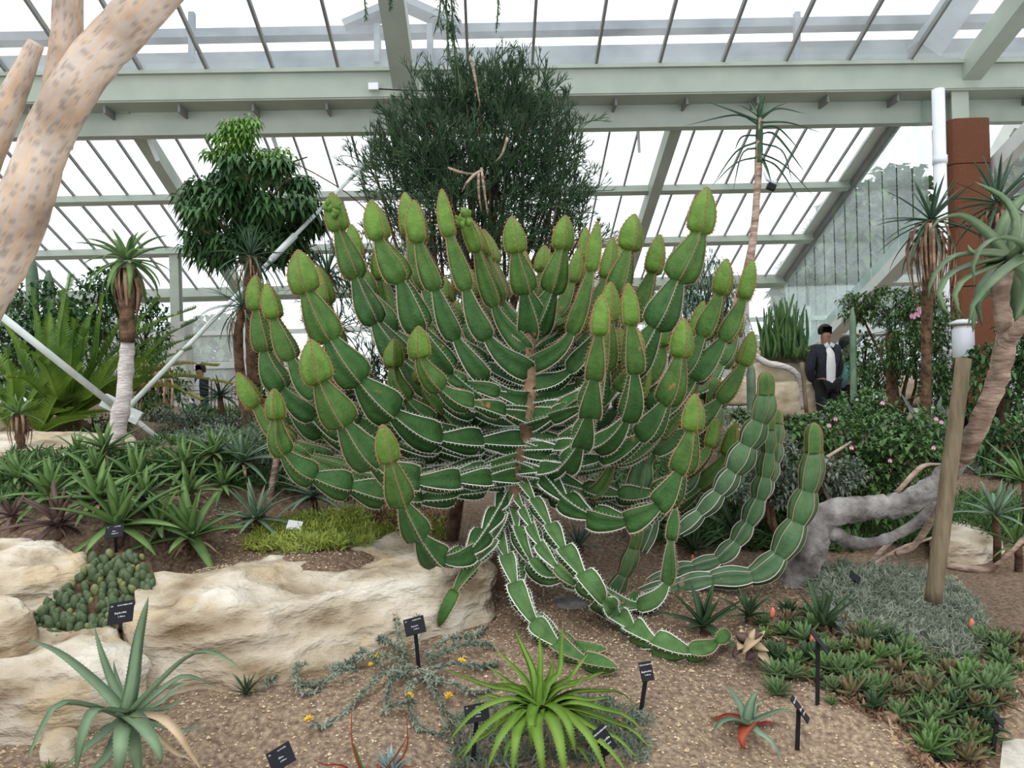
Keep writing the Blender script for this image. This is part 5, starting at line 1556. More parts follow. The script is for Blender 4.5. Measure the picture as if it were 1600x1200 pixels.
bush('background_shrub', 'weeping grey-green shrub behind the right arms of the candelabra', 'shrub', [(1100, 450, 8.5, 42, 50), (1135, 480, 8.5, 30, 40), (1060, 500, 8.4, 50, 50)], 380, .16, .012, 'aloe_tree', 57, droop=.9)
bush('background_shrub', 'round bush with pink flowers left of the white downpipe', 'shrub', [(1400, 478, 9.2, 72, 30), (1450, 500, 8.8, 42, 45), (1340, 480, 9.4, 32, 22), (1430, 550, 8.6, 55, 40)], 900, .075, .028, 'shrub_leaf', 58)
bush('background_shrub', 'bushes under the sloping white beam beside the visitors', 'shrub', [(1350, 560, 9.6, 30, 40), (1375, 590, 9.2, 35, 25), (1470, 600, 8.0, 35, 40)], 450, .075, .03, 'shrub_leaf', 59)
bush('background_shrub', 'dark bushes behind the giant aloe at the right edge', 'shrub', [(1560, 600, 7.6, 60, 70), (1610, 520, 7.8, 50, 90), (1580, 700, 6.6, 50, 50)], 700, .10, .035, 'tree_leaf', 60)
bush('background_shrub', 'olive low scrub at the foot of the gable glass', 'shrub', [(1230, 555, 12.4, 50, 14), (1270, 550, 12.4, 30, 12), (1130, 560, 12.4, 60, 16)], 260, .09, .04, 'moss', 61)
leafy = bush('leafy_thicket', 'sprawling green leafy thicket with small pink flowers right of the columnar euphorbia', 'shrub', [(1330, 690, 5.4, 90, 55), (1240, 690, 5.5, 60, 45), (1410, 720, 5.2, 70, 50), (1280, 760, 5.2, 80, 40), (1180, 700, 5.8, 50, 60), (1380, 790, 5.1, 70, 30), (1440, 680, 5.4, 55, 40), (1350, 640, 5.8, 60, 30)], 1700, .052, .032, 'shrub_leaf', 62, upb=.6)
bush('low_shrub', 'grey-leaved low shrub in front of the leafy thicket', 'shrub', [(1220, 720, 5.0, 60, 30), (1300, 740, 5.0, 60, 30), (1200, 770, 5.0, 60, 30)], 420, .045, .02, 'silver_dark', 63)
bush('low_shrub', 'green understory between the columnar stems and the trunk', 'shrub', [(1130, 790, 5.4, 60, 40), (1200, 820, 5.2, 50, 35), (1080, 830, 5.3, 50, 30), (1010, 760, 5.8, 60, 50)], 520, .06, .022, 'shrub_leaf', 64)
bush('low_shrub', 'dark leaves on the ground behind the candelabra stems', 'shrub', [(960, 790, 5.6, 70, 40), (900, 830, 5.4, 50, 30), (880, 760, 5.9, 60, 40)], 360, .07, .022, 'aloe_dark', 65)
# flowers as parts of their shrubs
def flower(root, p, material, s, n=6, seed=0, name='flower'):
    r = random.Random(seed); mb = MB()
    for k in range(n):
        a = 2 * PI * k / n; d = Vector((math.cos(a), -.5, math.sin(a) * .8 + .3)).normalized()
        small_leaf(mb, p, d, s, s * .7, up=Vector((0, 1, 0.1)), droop=0)
    mb.build(name, material, root)
r = random.Random(77)
sh = bpy.data.objects['background_shrub.007']
for (px, py) in ((1440, 488), (1447, 483), (1432, 492), (1425, 495), (1450, 490), (1436, 484)): flower(sh, P(px, py, 8.3), 'flower_pink', .045, seed=px)
for (px, py) in ((1305, 655), (1295, 665), (1378, 630), (1462, 655), (1470, 660), (1390, 720), (1330, 700), (1458, 700)): flower(leafy, P(px, py, 4.75), 'flower_pink', .018, seed=px)
# upright green cactus thicket by the gable
cb = thing('cactus_thicket', 'bright green upright spiny cactus thicket at the left foot of the sloping beam', 'cactus', P(1225, 560, 11.5))
mb = MB(); r = random.Random(5)
for k in range(150):
    x = r.uniform(1190, 1262); top = 455 + abs(x - 1228) * .9 + r.uniform(0, 85); d = r.uniform(11.2, 12)
    mb.tube(smooth_path([P(x, 560, d), P(x + r.uniform(-6, 6), (560 + top) / 2, d), P(x + r.uniform(-10, 10), top, d)], 5), [.022, .026, .026, .022, .008], 5)
mb.build('stems', 'shrub_leaf', cb)
for i, (px, top, bot, w, d, lb) in enumerate(((52, 400, 560, 9, 10.5, 'tall blue-green column cactus behind the left cycad'), (78, 422, 560, 9, 10.6, 'shorter column cactus beside the tall one behind the left cycad'), (1334, 480, 580, 5, 8.6, 'slender pale column cactus right of the woman'), (1175, 565, 640, 7, 9, 'dark green small column cactus near the stone ledge'))):
    t = thing('column_cactus', lb, 'cactus', P(px, bot, d)); w_ = w * d / F; mb = MB()
    q = smooth_path([P(px, bot + 40, d), P(px - 2, top, d)], 12); vs = []; n = 16
    for j, p in enumerate(q):
        f = 1 if j < 10 else (.8 if j == 10 else .2)
        for k in range(n): a = 2 * PI * k / n; rr2 = w_ * f * (1 if k % 2 else .78); vs.append(p + Vector((math.cos(a) * rr2, math.sin(a) * rr2, 0)))
    mb.add(vs, [(j * n + k, j * n + (k + 1) % n, (j + 1) * n + (k + 1) % n, (j + 1) * n + k) for j in range(11) for k in range(n)] + [tuple(11 * n + k for k in range(n))])
    mb.build('column', 'aloe_bluegreen', t)
# barrel cacti near the ledge
for i, (px, py) in enumerate(((1163, 640), (1185, 652), (1165, 655), (1210, 650), (1228, 645), (1236, 655), (1246, 648), (1205, 668), (1150, 665), (1178, 668))):
    g0 = G(px, py + 8); s = .075 + .012 * (i % 3)
    o = thing('barrel_cactus', 'round yellow-spined barrel cactus in the cluster before the far stone ledge', 'cactus', g0, 'barrel cacti before the far stone ledge')
    mb = MB(); vs = []; n = 20
    for j in range(8):
        a = j / 7 * PI * .55
        for k in range(n):
            b_ = 2 * PI * k / n; rr2 = s * math.sin(PI * .45 + a) * (1 if k % 2 else .86); rr2 = s * math.cos(a * .9) * (1 if k % 2 else .86) if j < 7 else s * .1
            vs.append(g0 + Vector((math.cos(b_) * rr2, math.sin(b_) * rr2, s * 1.3 * math.sin(a * .9))))
    mb.add(vs, [(j * n + k, j * n + (k + 1) % n, (j + 1) * n + (k + 1) % n, (j + 1) * n + k) for j in range(7) for k in range(n)] + [tuple(7 * n + k for k in range(n))])
    mb.build('body', 'barrel_yellow', o)
# bare pale branch by the ledge
bbr = thing('bare_branch', 'pale bare branch arching down to a thin stake in front of the stone ledge', 'branch', G(1255, 640))
btube('limb', [(1175, 552, 9.3), (1200, 568, 9.2), (1232, 575, 9.1), (1250, 595, 9.1), (1255, 640, 9.1)], [.035, .04, .038, .03, .025], 'bark_white', bbr, 24)
btube('stake', [(1253, 566, 9.0), (1256, 600, 9.0), (1260, 645, 9.0)], [.022, .022, .022], 'post_wood', bbr, 6)
# stick fence and pickets at left
for i in range(22):
    px = 206 + i * 3.0 + (i % 3); t = thing('bamboo_cane', 'brown upright cane in the cane screen behind the white-stemmed aloe', 'cane', P(px, 640, 9.4 + (i % 4) * .1), 'canes of the screen')
    d = 9.4 + (i % 4) * .1; mb = MB(); mb.tube([P(px, 655, d), P(px + 2, 600, d), P(px + (i % 5) - 2, 562 + (i * 7) % 24, d)], .014, 5, rough=.2); mb.build('cane', 'straw', t)
for i in range(9):
    px = 328 + i * 5.5; d = 9.8
    t = thing('picket', 'weathered pale picket standing behind the far left walker', 'picket', P(px, 640, d), 'pale pickets')
    mb = MB(); mb.bar(P(px, 650, d), P(px, 592 + (i * 5) % 9, d), .03, .02); mb.build('board', 'bark_white', t, smooth=False)

t = thing('leafless_plant', 'thin pinkish leafless stalk behind the blue-green aloes', 'plant', G(420, 790))
mb = MB(); mb.tube(smooth_path([P(438, 690, 4.9), P(430, 730, 4.9), P(420, 790, 4.85)], 12), [.02 + .003 * (i % 2) for i in range(12)], 8, rough=.3); mb.build('stem', 'bark_pinkgrey', t)
# agaves and aloes in the middle right
MR = [(1335, 640, 598, 78, 7.0, 'agave_grey', 30, .075, (85, -5), (5, 55), 'large blue-grey agave below the two standing visitors'),
      (1450, 650, 620, 80, 6.4, 'agave_grey', 12, .10, (75, 30), (0, 15), 'stiff upright broad-leaved agave left of the downpipe foot'),
      (1555, 790, 745, 66, 5.2, 'aloe_bluegreen', 18, .05, (80, 5), (5, 35), 'blue-green aloe at the right edge under the giant aloe'),
      (1600, 720, 690, 70, 5.6, 'aloe_green', 16, .05, (80, 5), (5, 35), 'green aloe cut by the right edge above the ochre stone'),
      (1150, 790, 745, 66, 5.6, 'aloe_bluegreen', 22, .035, (85, 10), (5, 35), 'blue-green narrow aloe seen between the columnar stems'),
      (1150, 850, 815, 66, 5.0, 'aloe_dark', 14, .07, (80, 5), (5, 35), 'wide dark-leaved aloe behind the low curved stems'),
      (1085, 890, 858, 56, 4.9, 'aloe_dark', 16, .035, (85, 10), (5, 20), 'stiff dark agave rosette behind the trailing stems'),
      (905, 880, 862, 48, 4.9, 'agave_grey', 16, .03, (80, 5), (5, 20), 'dark blue agave on the soil behind the candelabra base'),
      (1200, 760, 720, 55, 5.3, 'aloe_bluegreen', 18, .03, (85, 10), (5, 35), 'slender grey aloe before the leafy thicket'),
      (1100, 995, 958, 74, 3.75, 'aloe_dark', 12, .055, (85, 0), (5, 15), 'dark green aloe with stout pointed leaves beside the trailing arm'),
      (1170, 975, 940, 50, 3.9, 'aloe_dark', 14, .03, (85, 10), (5, 20), 'dark narrow aloe behind the dead flower cluster'),
      (1285, 980, 945, 68, 3.7, 'aloe_dark', 9, .04, (85, 45), (0, 10), 'upright dark spiky aloe at the foot of the grey trunk'),
      (1235, 915, 895, 40, 4.5, 'aloe_dark', 12, .03, (85, 10), (5, 20), 'small dark aloe against the base of the grey trunk'),
      (680, 720, 700, 60, 7.0, 'aloe_tree', 20, .035, (85, 0), (5, 35), 'dim aloe behind the lower left arms of the candelabra'),
      (1590, 860, 820, 60, 5.0, 'aloe_green', 14, .035, (85, 5), (5, 35), 'spindly aloe at the right edge above the curved root')]
for i, (px, py, hy, span, d, m_, n, w, e, cu_, lb) in enumerate(MR):
    g0 = P(px, py, d); g0.z = gz(g0.x, g0.y)
    h = max(.02, (P(px, hy, d).z - g0.z) * (.55 if d > 4.7 else .35))
    rosette('agave' if 'agave' in m_ else 'aloe', lb, 'agave' if 'agave' in m_ else 'aloe', g0, m_, n, px_len(span, d) * 1.15, w, e, cu_, seed=70 + i, heart=h, stem=('bark_brown', .025), tilt=(10, 0))
# ------------------------------------------------------------------ ground cover
def region_pts(r, poly, n):
    xs = [p[0] for p in poly]; ys = [p[1] for p in poly]; k = 0
    while k < n:
        x, y = r.uniform(min(xs), max(xs)), r.uniform(min(ys), max(ys))
        if in_poly(x, y, poly): k += 1; yield x, y
def cover(name, label, cat, poly, n, L, W, material, seed, per=6, lean=.8, lift=0.0, dsize=1):
    r = random.Random(seed); mb = MB()
    for x, y in region_pts(r, poly, n):
        g = G(x, y) ; hgt = r.random() * lift
        for k in range(per):
            d = (Vector((0, 0, 1)) + rdir(r) * lean).normalized()
            if d.z < .05: d.z = .1
            p = g + Vector((r.uniform(-.02, .02), r.uniform(-.02, .02), hgt)); l = L * r.uniform(.6, 1.2)
            s = d.cross(rdir(r)).normalized() * W / 2
            e = p + d * l + Vector((0, 0, -.15 * l))
            m_ = p.lerp(e, .5) + Vector((0, 0, .1 * l))
            mb.add([p - s, p + s, m_ + s * .9, e, m_ - s * .9], [(0, 1, 2, 4), (4, 2, 3)])
    o = mb.build(name, material)
    return tag(o, label, cat, kind='stuff')
cover('silver_groundcover', 'fine silvery-grey tufted ground cover below the arched grey trunk', 'ground cover', [(1250, 905), (1300, 888), (1400, 890), (1480, 905), (1530, 950), (1545, 1010), (1500, 1050), (1470, 1030), (1400, 1000), (1330, 1010), (1290, 970)], 1700, .055, .0055, 'silver', 81, 10, 1.2, .05)
cover('moss_groundcover', 'yellow-green feathery ground cover on the terrace behind the long boulder', 'ground cover', [(378, 862), (400, 840), (440, 822), (500, 812), (560, 805), (590, 835), (585, 860), (520, 862), (450, 868)], 800, .06, .007, 'moss', 82, 8, 1.0, .05)
cover('moss_groundcover', 'thin mossy green growth at the right end of the terrace under the arms', 'ground cover', [(590, 835), (600, 812), (650, 808), (700, 815), (700, 845), (650, 850), (600, 856)], 260, .05, .008, 'moss', 83, 7, 1.0, .02)
cover('dry_groundcover', 'brown dried plant litter on the terrace under the left arms', 'litter', [(560, 800), (600, 780), (690, 785), (720, 830), (640, 830), (590, 830)], 320, .05, .008, 'dead_leaf', 84, 6, 1.3, .02)
cover('green_groundcover', 'mixed low green plants filling the back of the aloe bed', 'ground cover', [(0, 700), (60, 712), (200, 700), (330, 672), (520, 680), (640, 700), (640, 770), (560, 790), (420, 770), (300, 760), (100, 790), (0, 800)], 1500, .075, .012, 'shrub_leaf', 85, 7, 1.0, .06)
cover('green_groundcover', 'grey-green low growth between the aloes and the candelabra base', 'ground cover', [(250, 690), (420, 670), (560, 700), (640, 740), (560, 770), (400, 740)], 700, .06, .010, 'silver_dark', 86, 7, 1.0, .08)
cover('green_groundcover', 'sparse green plants over the middle right slope', 'ground cover', [(900, 720), (1100, 690), (1300, 780), (1500, 780), (1600, 790), (1600, 850), (1400, 860), (1250, 870), (1000, 850)], 2300, .12, .015, 'shrub_leaf', 87, 6, .9, .06)
cover('green_groundcover', 'far green and grey planting before the stone ledge', 'ground cover', [(880, 660), (1050, 650), (1250, 655), (1400, 670), (1600, 680), (1600, 760), (1300, 720), (1000, 710)], 900, .14, .02, 'silver_dark', 88, 6, .9, .1)
cover('green_groundcover', 'distant green planting along the left glass wall', 'ground cover', [(292, 641), (400, 638), (800, 644), (1000, 650), (1000, 665), (600, 668), (300, 668)], 700, .13, .025, 'shrub_leaf', 89, 6, .9, .06)
cover('grey_groundcover', 'wispy grey twiggy plants around the bright aloe at bottom centre', 'ground cover', [(690, 1130), (780, 1090), (960, 1090), (1020, 1130), (1010, 1190), (700, 1210)], 330, .05, .006, 'silver_dark', 90, 7, 1.2, .01)
cover('leaf_litter', 'brown and straw leaf litter between the small rosettes at right', 'litter', [(1180, 985), (1260, 960), (1420, 1000), (1600, 1000), (1600, 1090), (1560, 1130), (1530, 1210), (1440, 1210), (1380, 1130), (1280, 1080), (1200, 1060)], 800, .045, .011, 'dead_leaf', 91, 4, 1.6, .01)

# silvery trailing plant with yellow flower heads
st = thing('trailing_silver_plant', 'sprawling grey-green felted plant with scattered yellow flower heads by the long boulder', 'plant', G(650, 1050))
r = random.Random(92)
arms = [[(650, 1055), (600, 1075), (560, 1100), (520, 1130), (490, 1150)], [(640, 1050), (590, 1045), (530, 1048), (480, 1052)], [(655, 1060), (670, 1090), (690, 1110), (700, 1125)], [(660, 1040), (700, 1020), (740, 1000), (760, 980)],
        [(665, 1045), (720, 1030), (770, 1015)], [(630, 1040), (620, 1000), (615, 970)], [(650, 1035), (655, 1005), (640, 975)], [(640, 1065), (610, 1085), (605, 1110)], [(660, 1060), (710, 1060), (750, 1050), (780, 1040)],
        [(560, 1060), (530, 1070), (500, 1078), (460, 1070)], [(480, 1052), (462, 1065), (470, 1088), (495, 1082)], [(665, 1075), (700, 1090), (740, 1090), (770, 1080)], [(620, 1060), (650, 1070), (690, 1070)], [(640, 1040), (600, 1020), (590, 1010)], [(650, 1110), (620, 1125), (600, 1120)], [(655, 1075), (640, 1100), (650, 1140), (690, 1150)], [(600, 1052), (570, 1040), (545, 1042)]]
for a in arms:
    pts = [G(*q) + Vector((0, 0, .03 + .03 * math.sin(i * 1.7))) for i, q in enumerate(a)]
    if len(a) == 3 and a[-1][1] < a[0][1] - 40: pts = [pts[0], pts[1] + Vector((0, 0, .04)), pts[2] + Vector((0, 0, .05))]
    n = int(plen(pts) / .006) + 5; q = smooth_path(pts, n); mb = MB()
    mb.tube(q, .005, 4)
    T = tangents(q)
    for i in range(2, n):
        for k in range(3):
            d = (T[i] * .5 + rdir(r)).normalized()
            small_leaf(mb, q[i], d, .028 * r.uniform(.7, 1.1), .011, droop=0)
    mb.build('stem', 'silver' if r.random() < .6 else 'silver_dark', st)
def bloom(name, p, s, root, seed):
    r = random.Random(seed); mb = MB()
    for k in range(26):
        d = rdir(r, .0); c = p + d * s * .6
        mb.tube([p, c, p + d * s], [s * .12, s * .14, s * .05], 4)
    mb.build(name, 'flower_yellow', root)
for i, (px, py) in enumerate(((483, 1145), (702, 1108), (722, 1052), (590, 1045), (640, 1108), (428, 1052), (580, 1058))):
    bloom('flower_head', G(px, py) + Vector((0, 0, .05)), .02 if i < 5 else .014, st, i)
st2 = thing('trailing_silver_plant', 'small outlying patch of grey trailing stems with a yellow head at the dark clustered aloe', 'plant', G(430, 1068))
mb = MB()
for a in ([(400, 1062), (425, 1055), (445, 1045)], [(425, 1075), (435, 1060), (450, 1048)], [(415, 1080), (425, 1065), (428, 1052)]):
    q = smooth_path([G(*b) + Vector((0, 0, .03)) for b in a], 26); T = tangents(q)
    for i in range(26):
        for k in range(3): small_leaf(mb, q[i], (T[i] * .5 + rdir(r)).normalized(), .024, .01, droop=0)
mb.build('stems', 'silver_dark', st2)
# small rosettes carpeting the right side: alike plants, copies share their leaf mesh
r = random.Random(101)
protos = []
for i, (m_, n, e) in enumerate((('succ_green', 20, (82, -5)), ('succ_brown', 16, (82, 0)), ('aloe_dark', 14, (85, 5)), ('aloe_green', 18, (82, -5)))):
    mb = MB(); rr_ = random.Random(i)
    for k in range(n):
        f = (k + .5) / n; ee = R(e[0] + (e[1] - e[0]) * f); l = .10 * (.6 + .4 * f)
        M = Matrix.Rotation(k * 2.4 + rr_.uniform(-.2, .2), 3, 'Z')
        leaf_path(mb, [M @ q + Vector((0, 0, .02)) for q in local_leaf_pts(l, ee, -R(8))], .036, M @ Vector((0, -1, 0)), w_aloe, .25, .15, .003, n=6)
    protos.append(mb.mesh('leaf_rosette', m_))
POLY = [(1165, 985), (1240, 950), (1330, 985), (1420, 1010), (1480, 1040), (1540, 1000), (1600, 985), (1600, 1075), (1565, 1110), (1550, 1160), (1540, 1205), (1450, 1210), (1440, 1150), (1380, 1120), (1300, 1085), (1210, 1070)]
pts = []
tries = 0
while len(pts) < 95 and tries < 6000:
    tries += 1
    x, y = r.uniform(1165, 1600), r.uniform(950, 1210)
    if not in_poly(x, y, POLY): continue
    if any((x - a) ** 2 + ((y - b) * 1.4) ** 2 < 20 ** 2 for a, b in pts): continue
    pts.append((x, y))
for i, (x, y) in enumerate(sorted(pts, key=lambda q: q[1])):
    k = r.choice((0, 0, 1, 1, 2, 3))
    lb = ('small green pointed-leaf rosette in the crowded right-hand carpet', 'small brownish sunburnt rosette in the crowded right-hand carpet', 'small dark spiky rosette in the crowded right-hand carpet', 'small paler-leaved rosette in the crowded right-hand carpet')[k]
    gp = ('green carpet rosettes', 'brownish carpet rosettes', 'dark carpet rosettes', 'pale carpet rosettes')[k]
    g = G(x, y); o = inst('small_rosette', protos[k], None, g, (r.uniform(-.1, .35), r.uniform(-.3, .3), r.uniform(0, 6)), r.uniform(.7, 1.35))
    tag(o, lb, 'succulent', gp)
for i, (px, py, n, lb, m_) in enumerate(((1215, 1085, 22, 'compact green rosette at the left tip of the carpet beside the tilted label', 'succ_green'), (1300, 1100, 12, 'tiny green rosette sitting alone on gravel right of the tilted label', 'aloe_green'), (1320, 1060, 26, 'largest light green rosette at the front of the carpet', 'succ_green'), (1370, 1085, 26, 'broad green rosette right of the largest light one', 'succ_green'), (1440, 1100, 22, 'reddish-edged green rosette near the brown fallen pod', 'succ_green'))):
    rosette('succulent_rosette', lb, 'succulent', G(px, py), m_, n, px_len((34, 16, 50, 46, 36)[i], 3.3), (.03, .014, .036, .034, .03)[i], (85, 5), (0, -15), seed=110 + i, thick=.25, teeth=.003)
# flower spikes and pods
for i, (px, py, m_, lb) in enumerate(((1270, 1010, 'flower_coral', 'coral red bud beside the upright dark spiky aloe'), (1207, 968, 'flower_coral', 'small pink-red bud above the dead flower cluster'), (1518, 985, 'flower_coral', 'orange bloom in the silvery cover near the right edge'), (1082, 880, 'flower_coral', 'pinkish dried bloom beside the dark stout aloe'))):
    g = G(px, py + 12); t = thing('aloe_bud', lb, 'flower', g)
    mb = MB(); mb.tube([g, g + Vector((0, 0, .05))], .004, 5); mb.build('stalk', 'dead_leaf', t)
    mb = MB(); mb.tube([g + Vector((0, 0, .045)), g + Vector((0, 0, .06)), g + Vector((.004, 0, .085)), g + Vector((.004, 0, .10))], [.006, .013, .012, .003], 8); mb.build('bud', m_, t)
dfp = fan_plant('dead_flower', 'large dried straw and maroon flower cluster at the end of the trailing arm', 'flower', (1172, 1008, 3.45), [
    ([(1150, 1020, -.03), (1148, 1030, -.04)], 1.5, 'aloe_purple'), ([(1160, 990, .02), (1158, 982, .02)], 1.2), ([(1175, 995, .0), (1180, 982, .02)], 1.3), ([(1188, 995, .02), (1196, 985, .02)], 1.2), ([(1185, 1012, -.04), (1202, 1018, -.05)], 1.8),
    ([(1175, 1020, -.05), (1165, 1032, -.05)], 1.5, 'aloe_purple'), ([(1190, 1025, -.05), (1208, 1045, -.06)], 1.6), ([(1160, 1010, -.05), (1152, 1016, -.06)], 2), ([(1180, 1000, -.05), (1170, 1010, -.08), (1160, 1022, -.08)], 1.8), ([(1185, 990, .03), (1200, 1000, .02)], 1.5, 'aloe_purple'), ([(1165, 1000, .0), (1150, 990, 0)], 1.5, 'aloe_purple')], 'straw', .035, prof=w_lance, thick=.3)
for i, (px, py, s) in enumerate(((1392, 1128, 1.4), (1412, 1132, 1.2), (1425, 1140, .8))):
    g = G(px, py); t = thing('dry_pod', ('larger brown dry pod at the front edge of the rosette carpet', 'pinkish dry pod touching the larger brown one', 'smallest dry pod at the right of the three')[i], 'pod', g)
    mb = MB(); mb.tube([g + Vector((-.03 * s, 0, .012)), g + Vector((-.015 * s, 0, .02)), g + Vector((.012 * s, 0, .02)), g + Vector((.035 * s, 0, .008))], [.004, .018 * s, .016 * s, .003], 8); mb.build('husk', 'dead_leaf', t)
    mb = MB(); mb.tube([g + Vector((.03 * s, 0, .01)), g + Vector((.055 * s, 0.01, .012))], [.004, .002], 5); mb.build('stalk', 'straw', t)

# ------------------------------------------------------------------ plant labels
def add_text(parent, txt, loc, M, size, org):
    c = bpy.data.curves.new('lettering', 'FONT'); c.body = txt; c.size = size; c.align_x = 'CENTER'; c.align_y = 'CENTER'; c.resolution_u = 1; c.extrude = .0002
    o = bpy.data.objects.new('lettering', c); COL.objects.link(o); o.parent = parent
    c.materials.append(MAT['label_white'])
    me = bpy.data.meshes.new_from_object(o)
    bpy.data.objects.remove(o); bpy.data.curves.remove(c)
    inst('lettering', me, parent, loc - org, M.to_euler())
def plant_label(px, py, w, h, roll, bx, by, lb, yaw=0, pitch=-35, lines=('EUPHORBIACEAE', 'Euphorbia'), d=None, back=False):
    g = G(bx, by); d = g.y if d is None else d
    c = P(px, py, d - .02)
    t = thing('plant_label', lb, 'label', g)
    W_, H_ = px_len(w, d), px_len(h, d)
    M = (Matrix.Rotation(R(yaw), 3, 'Z') @ Matrix.Rotation(R(90 + pitch), 3, 'X') @ Matrix.Rotation(R(roll), 3, 'Z'))
    H_ /= max(.35, math.cos(R(pitch)))
    mb = MB(); mb.box(c, W_, H_, .004, M); mb.build('plate', 'label_black', t, smooth=False)
    mb = MB(); dn = M @ Vector((0, 0, -.006)); mb.bar(c + dn, g - Vector((0, 0, .02)), .016, .005, Vector((0, 1, .1))); mb.build('stake', 'dark_metal', t, smooth=False)
    org = ORG[t.name]; f = M @ Vector((0, 0, .0026))
    if not back:
        add_text(t, lines[0], c + f + M @ Vector((W_ * .14, H_ * .33, 0)), M, H_ * .085, org)
        add_text(t, lines[1], c + f + M @ Vector((0, -H_ * .02, 0)), M, H_ * .13, org)
        add_text(t, lines[2] if len(lines) > 2 else 'S Africa', c + f + M @ Vector((W_ * .05, -H_ * .2, 0)), M, H_ * .10, org)
        add_text(t, '19', c + f + M @ Vector((-W_ * .38, H_ * .33, 0)), M, H_ * .12, org)
plant_label(648, 978, 32, 22, 14, 655, 1045, 'black plant label standing before the right end of the long boulder', lines=('ASTERACEAE', 'Senecio'))
plant_label(745, 1114, 38, 22, 12, 738, 1190, 'black plant label at the left of the bright aloe', yaw=-8, lines=('ALOACEAE', 'Kniphofia', 'S Africa'))
plant_label(944, 1156, 26, 32, 22, 940, 1225, 'black plant label leaning inside the right leaves of the bright aloe', yaw=25)
plant_label(439, 1183, 38, 26, 30, 440, 1235, 'tilted black plant label cut by the bottom edge left of centre', lines=('ALOACEAE', 'Aloe'))
plant_label(1010, 1049, 20, 24, 16, 1000, 1112, 'small black plant label right of the tip of the trailing arm', yaw=-20)
plant_label(189, 957, 38, 28, 9, 185, 1005, 'black plant label in front of the cushion plant', d=3.12, lines=('EUPHORBIACEAE', 'Euphorbia'))
plant_label(179, 830, 28, 18, 8, 182, 862, 'black plant label on the largest aloe of the bed', d=3.75, lines=('ALOACEAE', 'Aloe', 'Madagascar'))
plant_label(229, 784, 28, 16, 2, 232, 815, 'black plant label deeper in the aloe bed at right', d=4.15, lines=('ALOACEAE', 'Aloe'))
plant_label(1250, 1108, 16, 34, 8, 1245, 1172, 'narrow edge-on black plant label beside the reddened young aloe', yaw=55, lines=('ALOACEAE', 'Aloe'))
plant_label(1280, 1002, 18, 34, 8, 1277, 1100, 'weathered edge-on label on a long stake at the left of the carpet', yaw=60, back=True)
plant_label(1336, 902, 14, 16, 40, 1345, 925, 'tiny black label tilted in the silvery ground cover', yaw=30, back=True)
plant_label(1560, 1124, 14, 18, 20, 1550, 1180, 'black label standing at the paving edge', yaw=40, back=True)
wl2 = thing('white_tag', 'small blank white tag lying in the yellow-green ground cover', 'tag', G(463, 838))
c = G(463, 838) + Vector((0, -.03, .07)); M = Matrix.Rotation(R(10), 3, 'Y') @ Matrix.Rotation(R(50), 3, 'X')
mb = MB(); mb.box(c, .085, .06, .003, M); mb.build('plate', 'label_white', wl2, smooth=False)

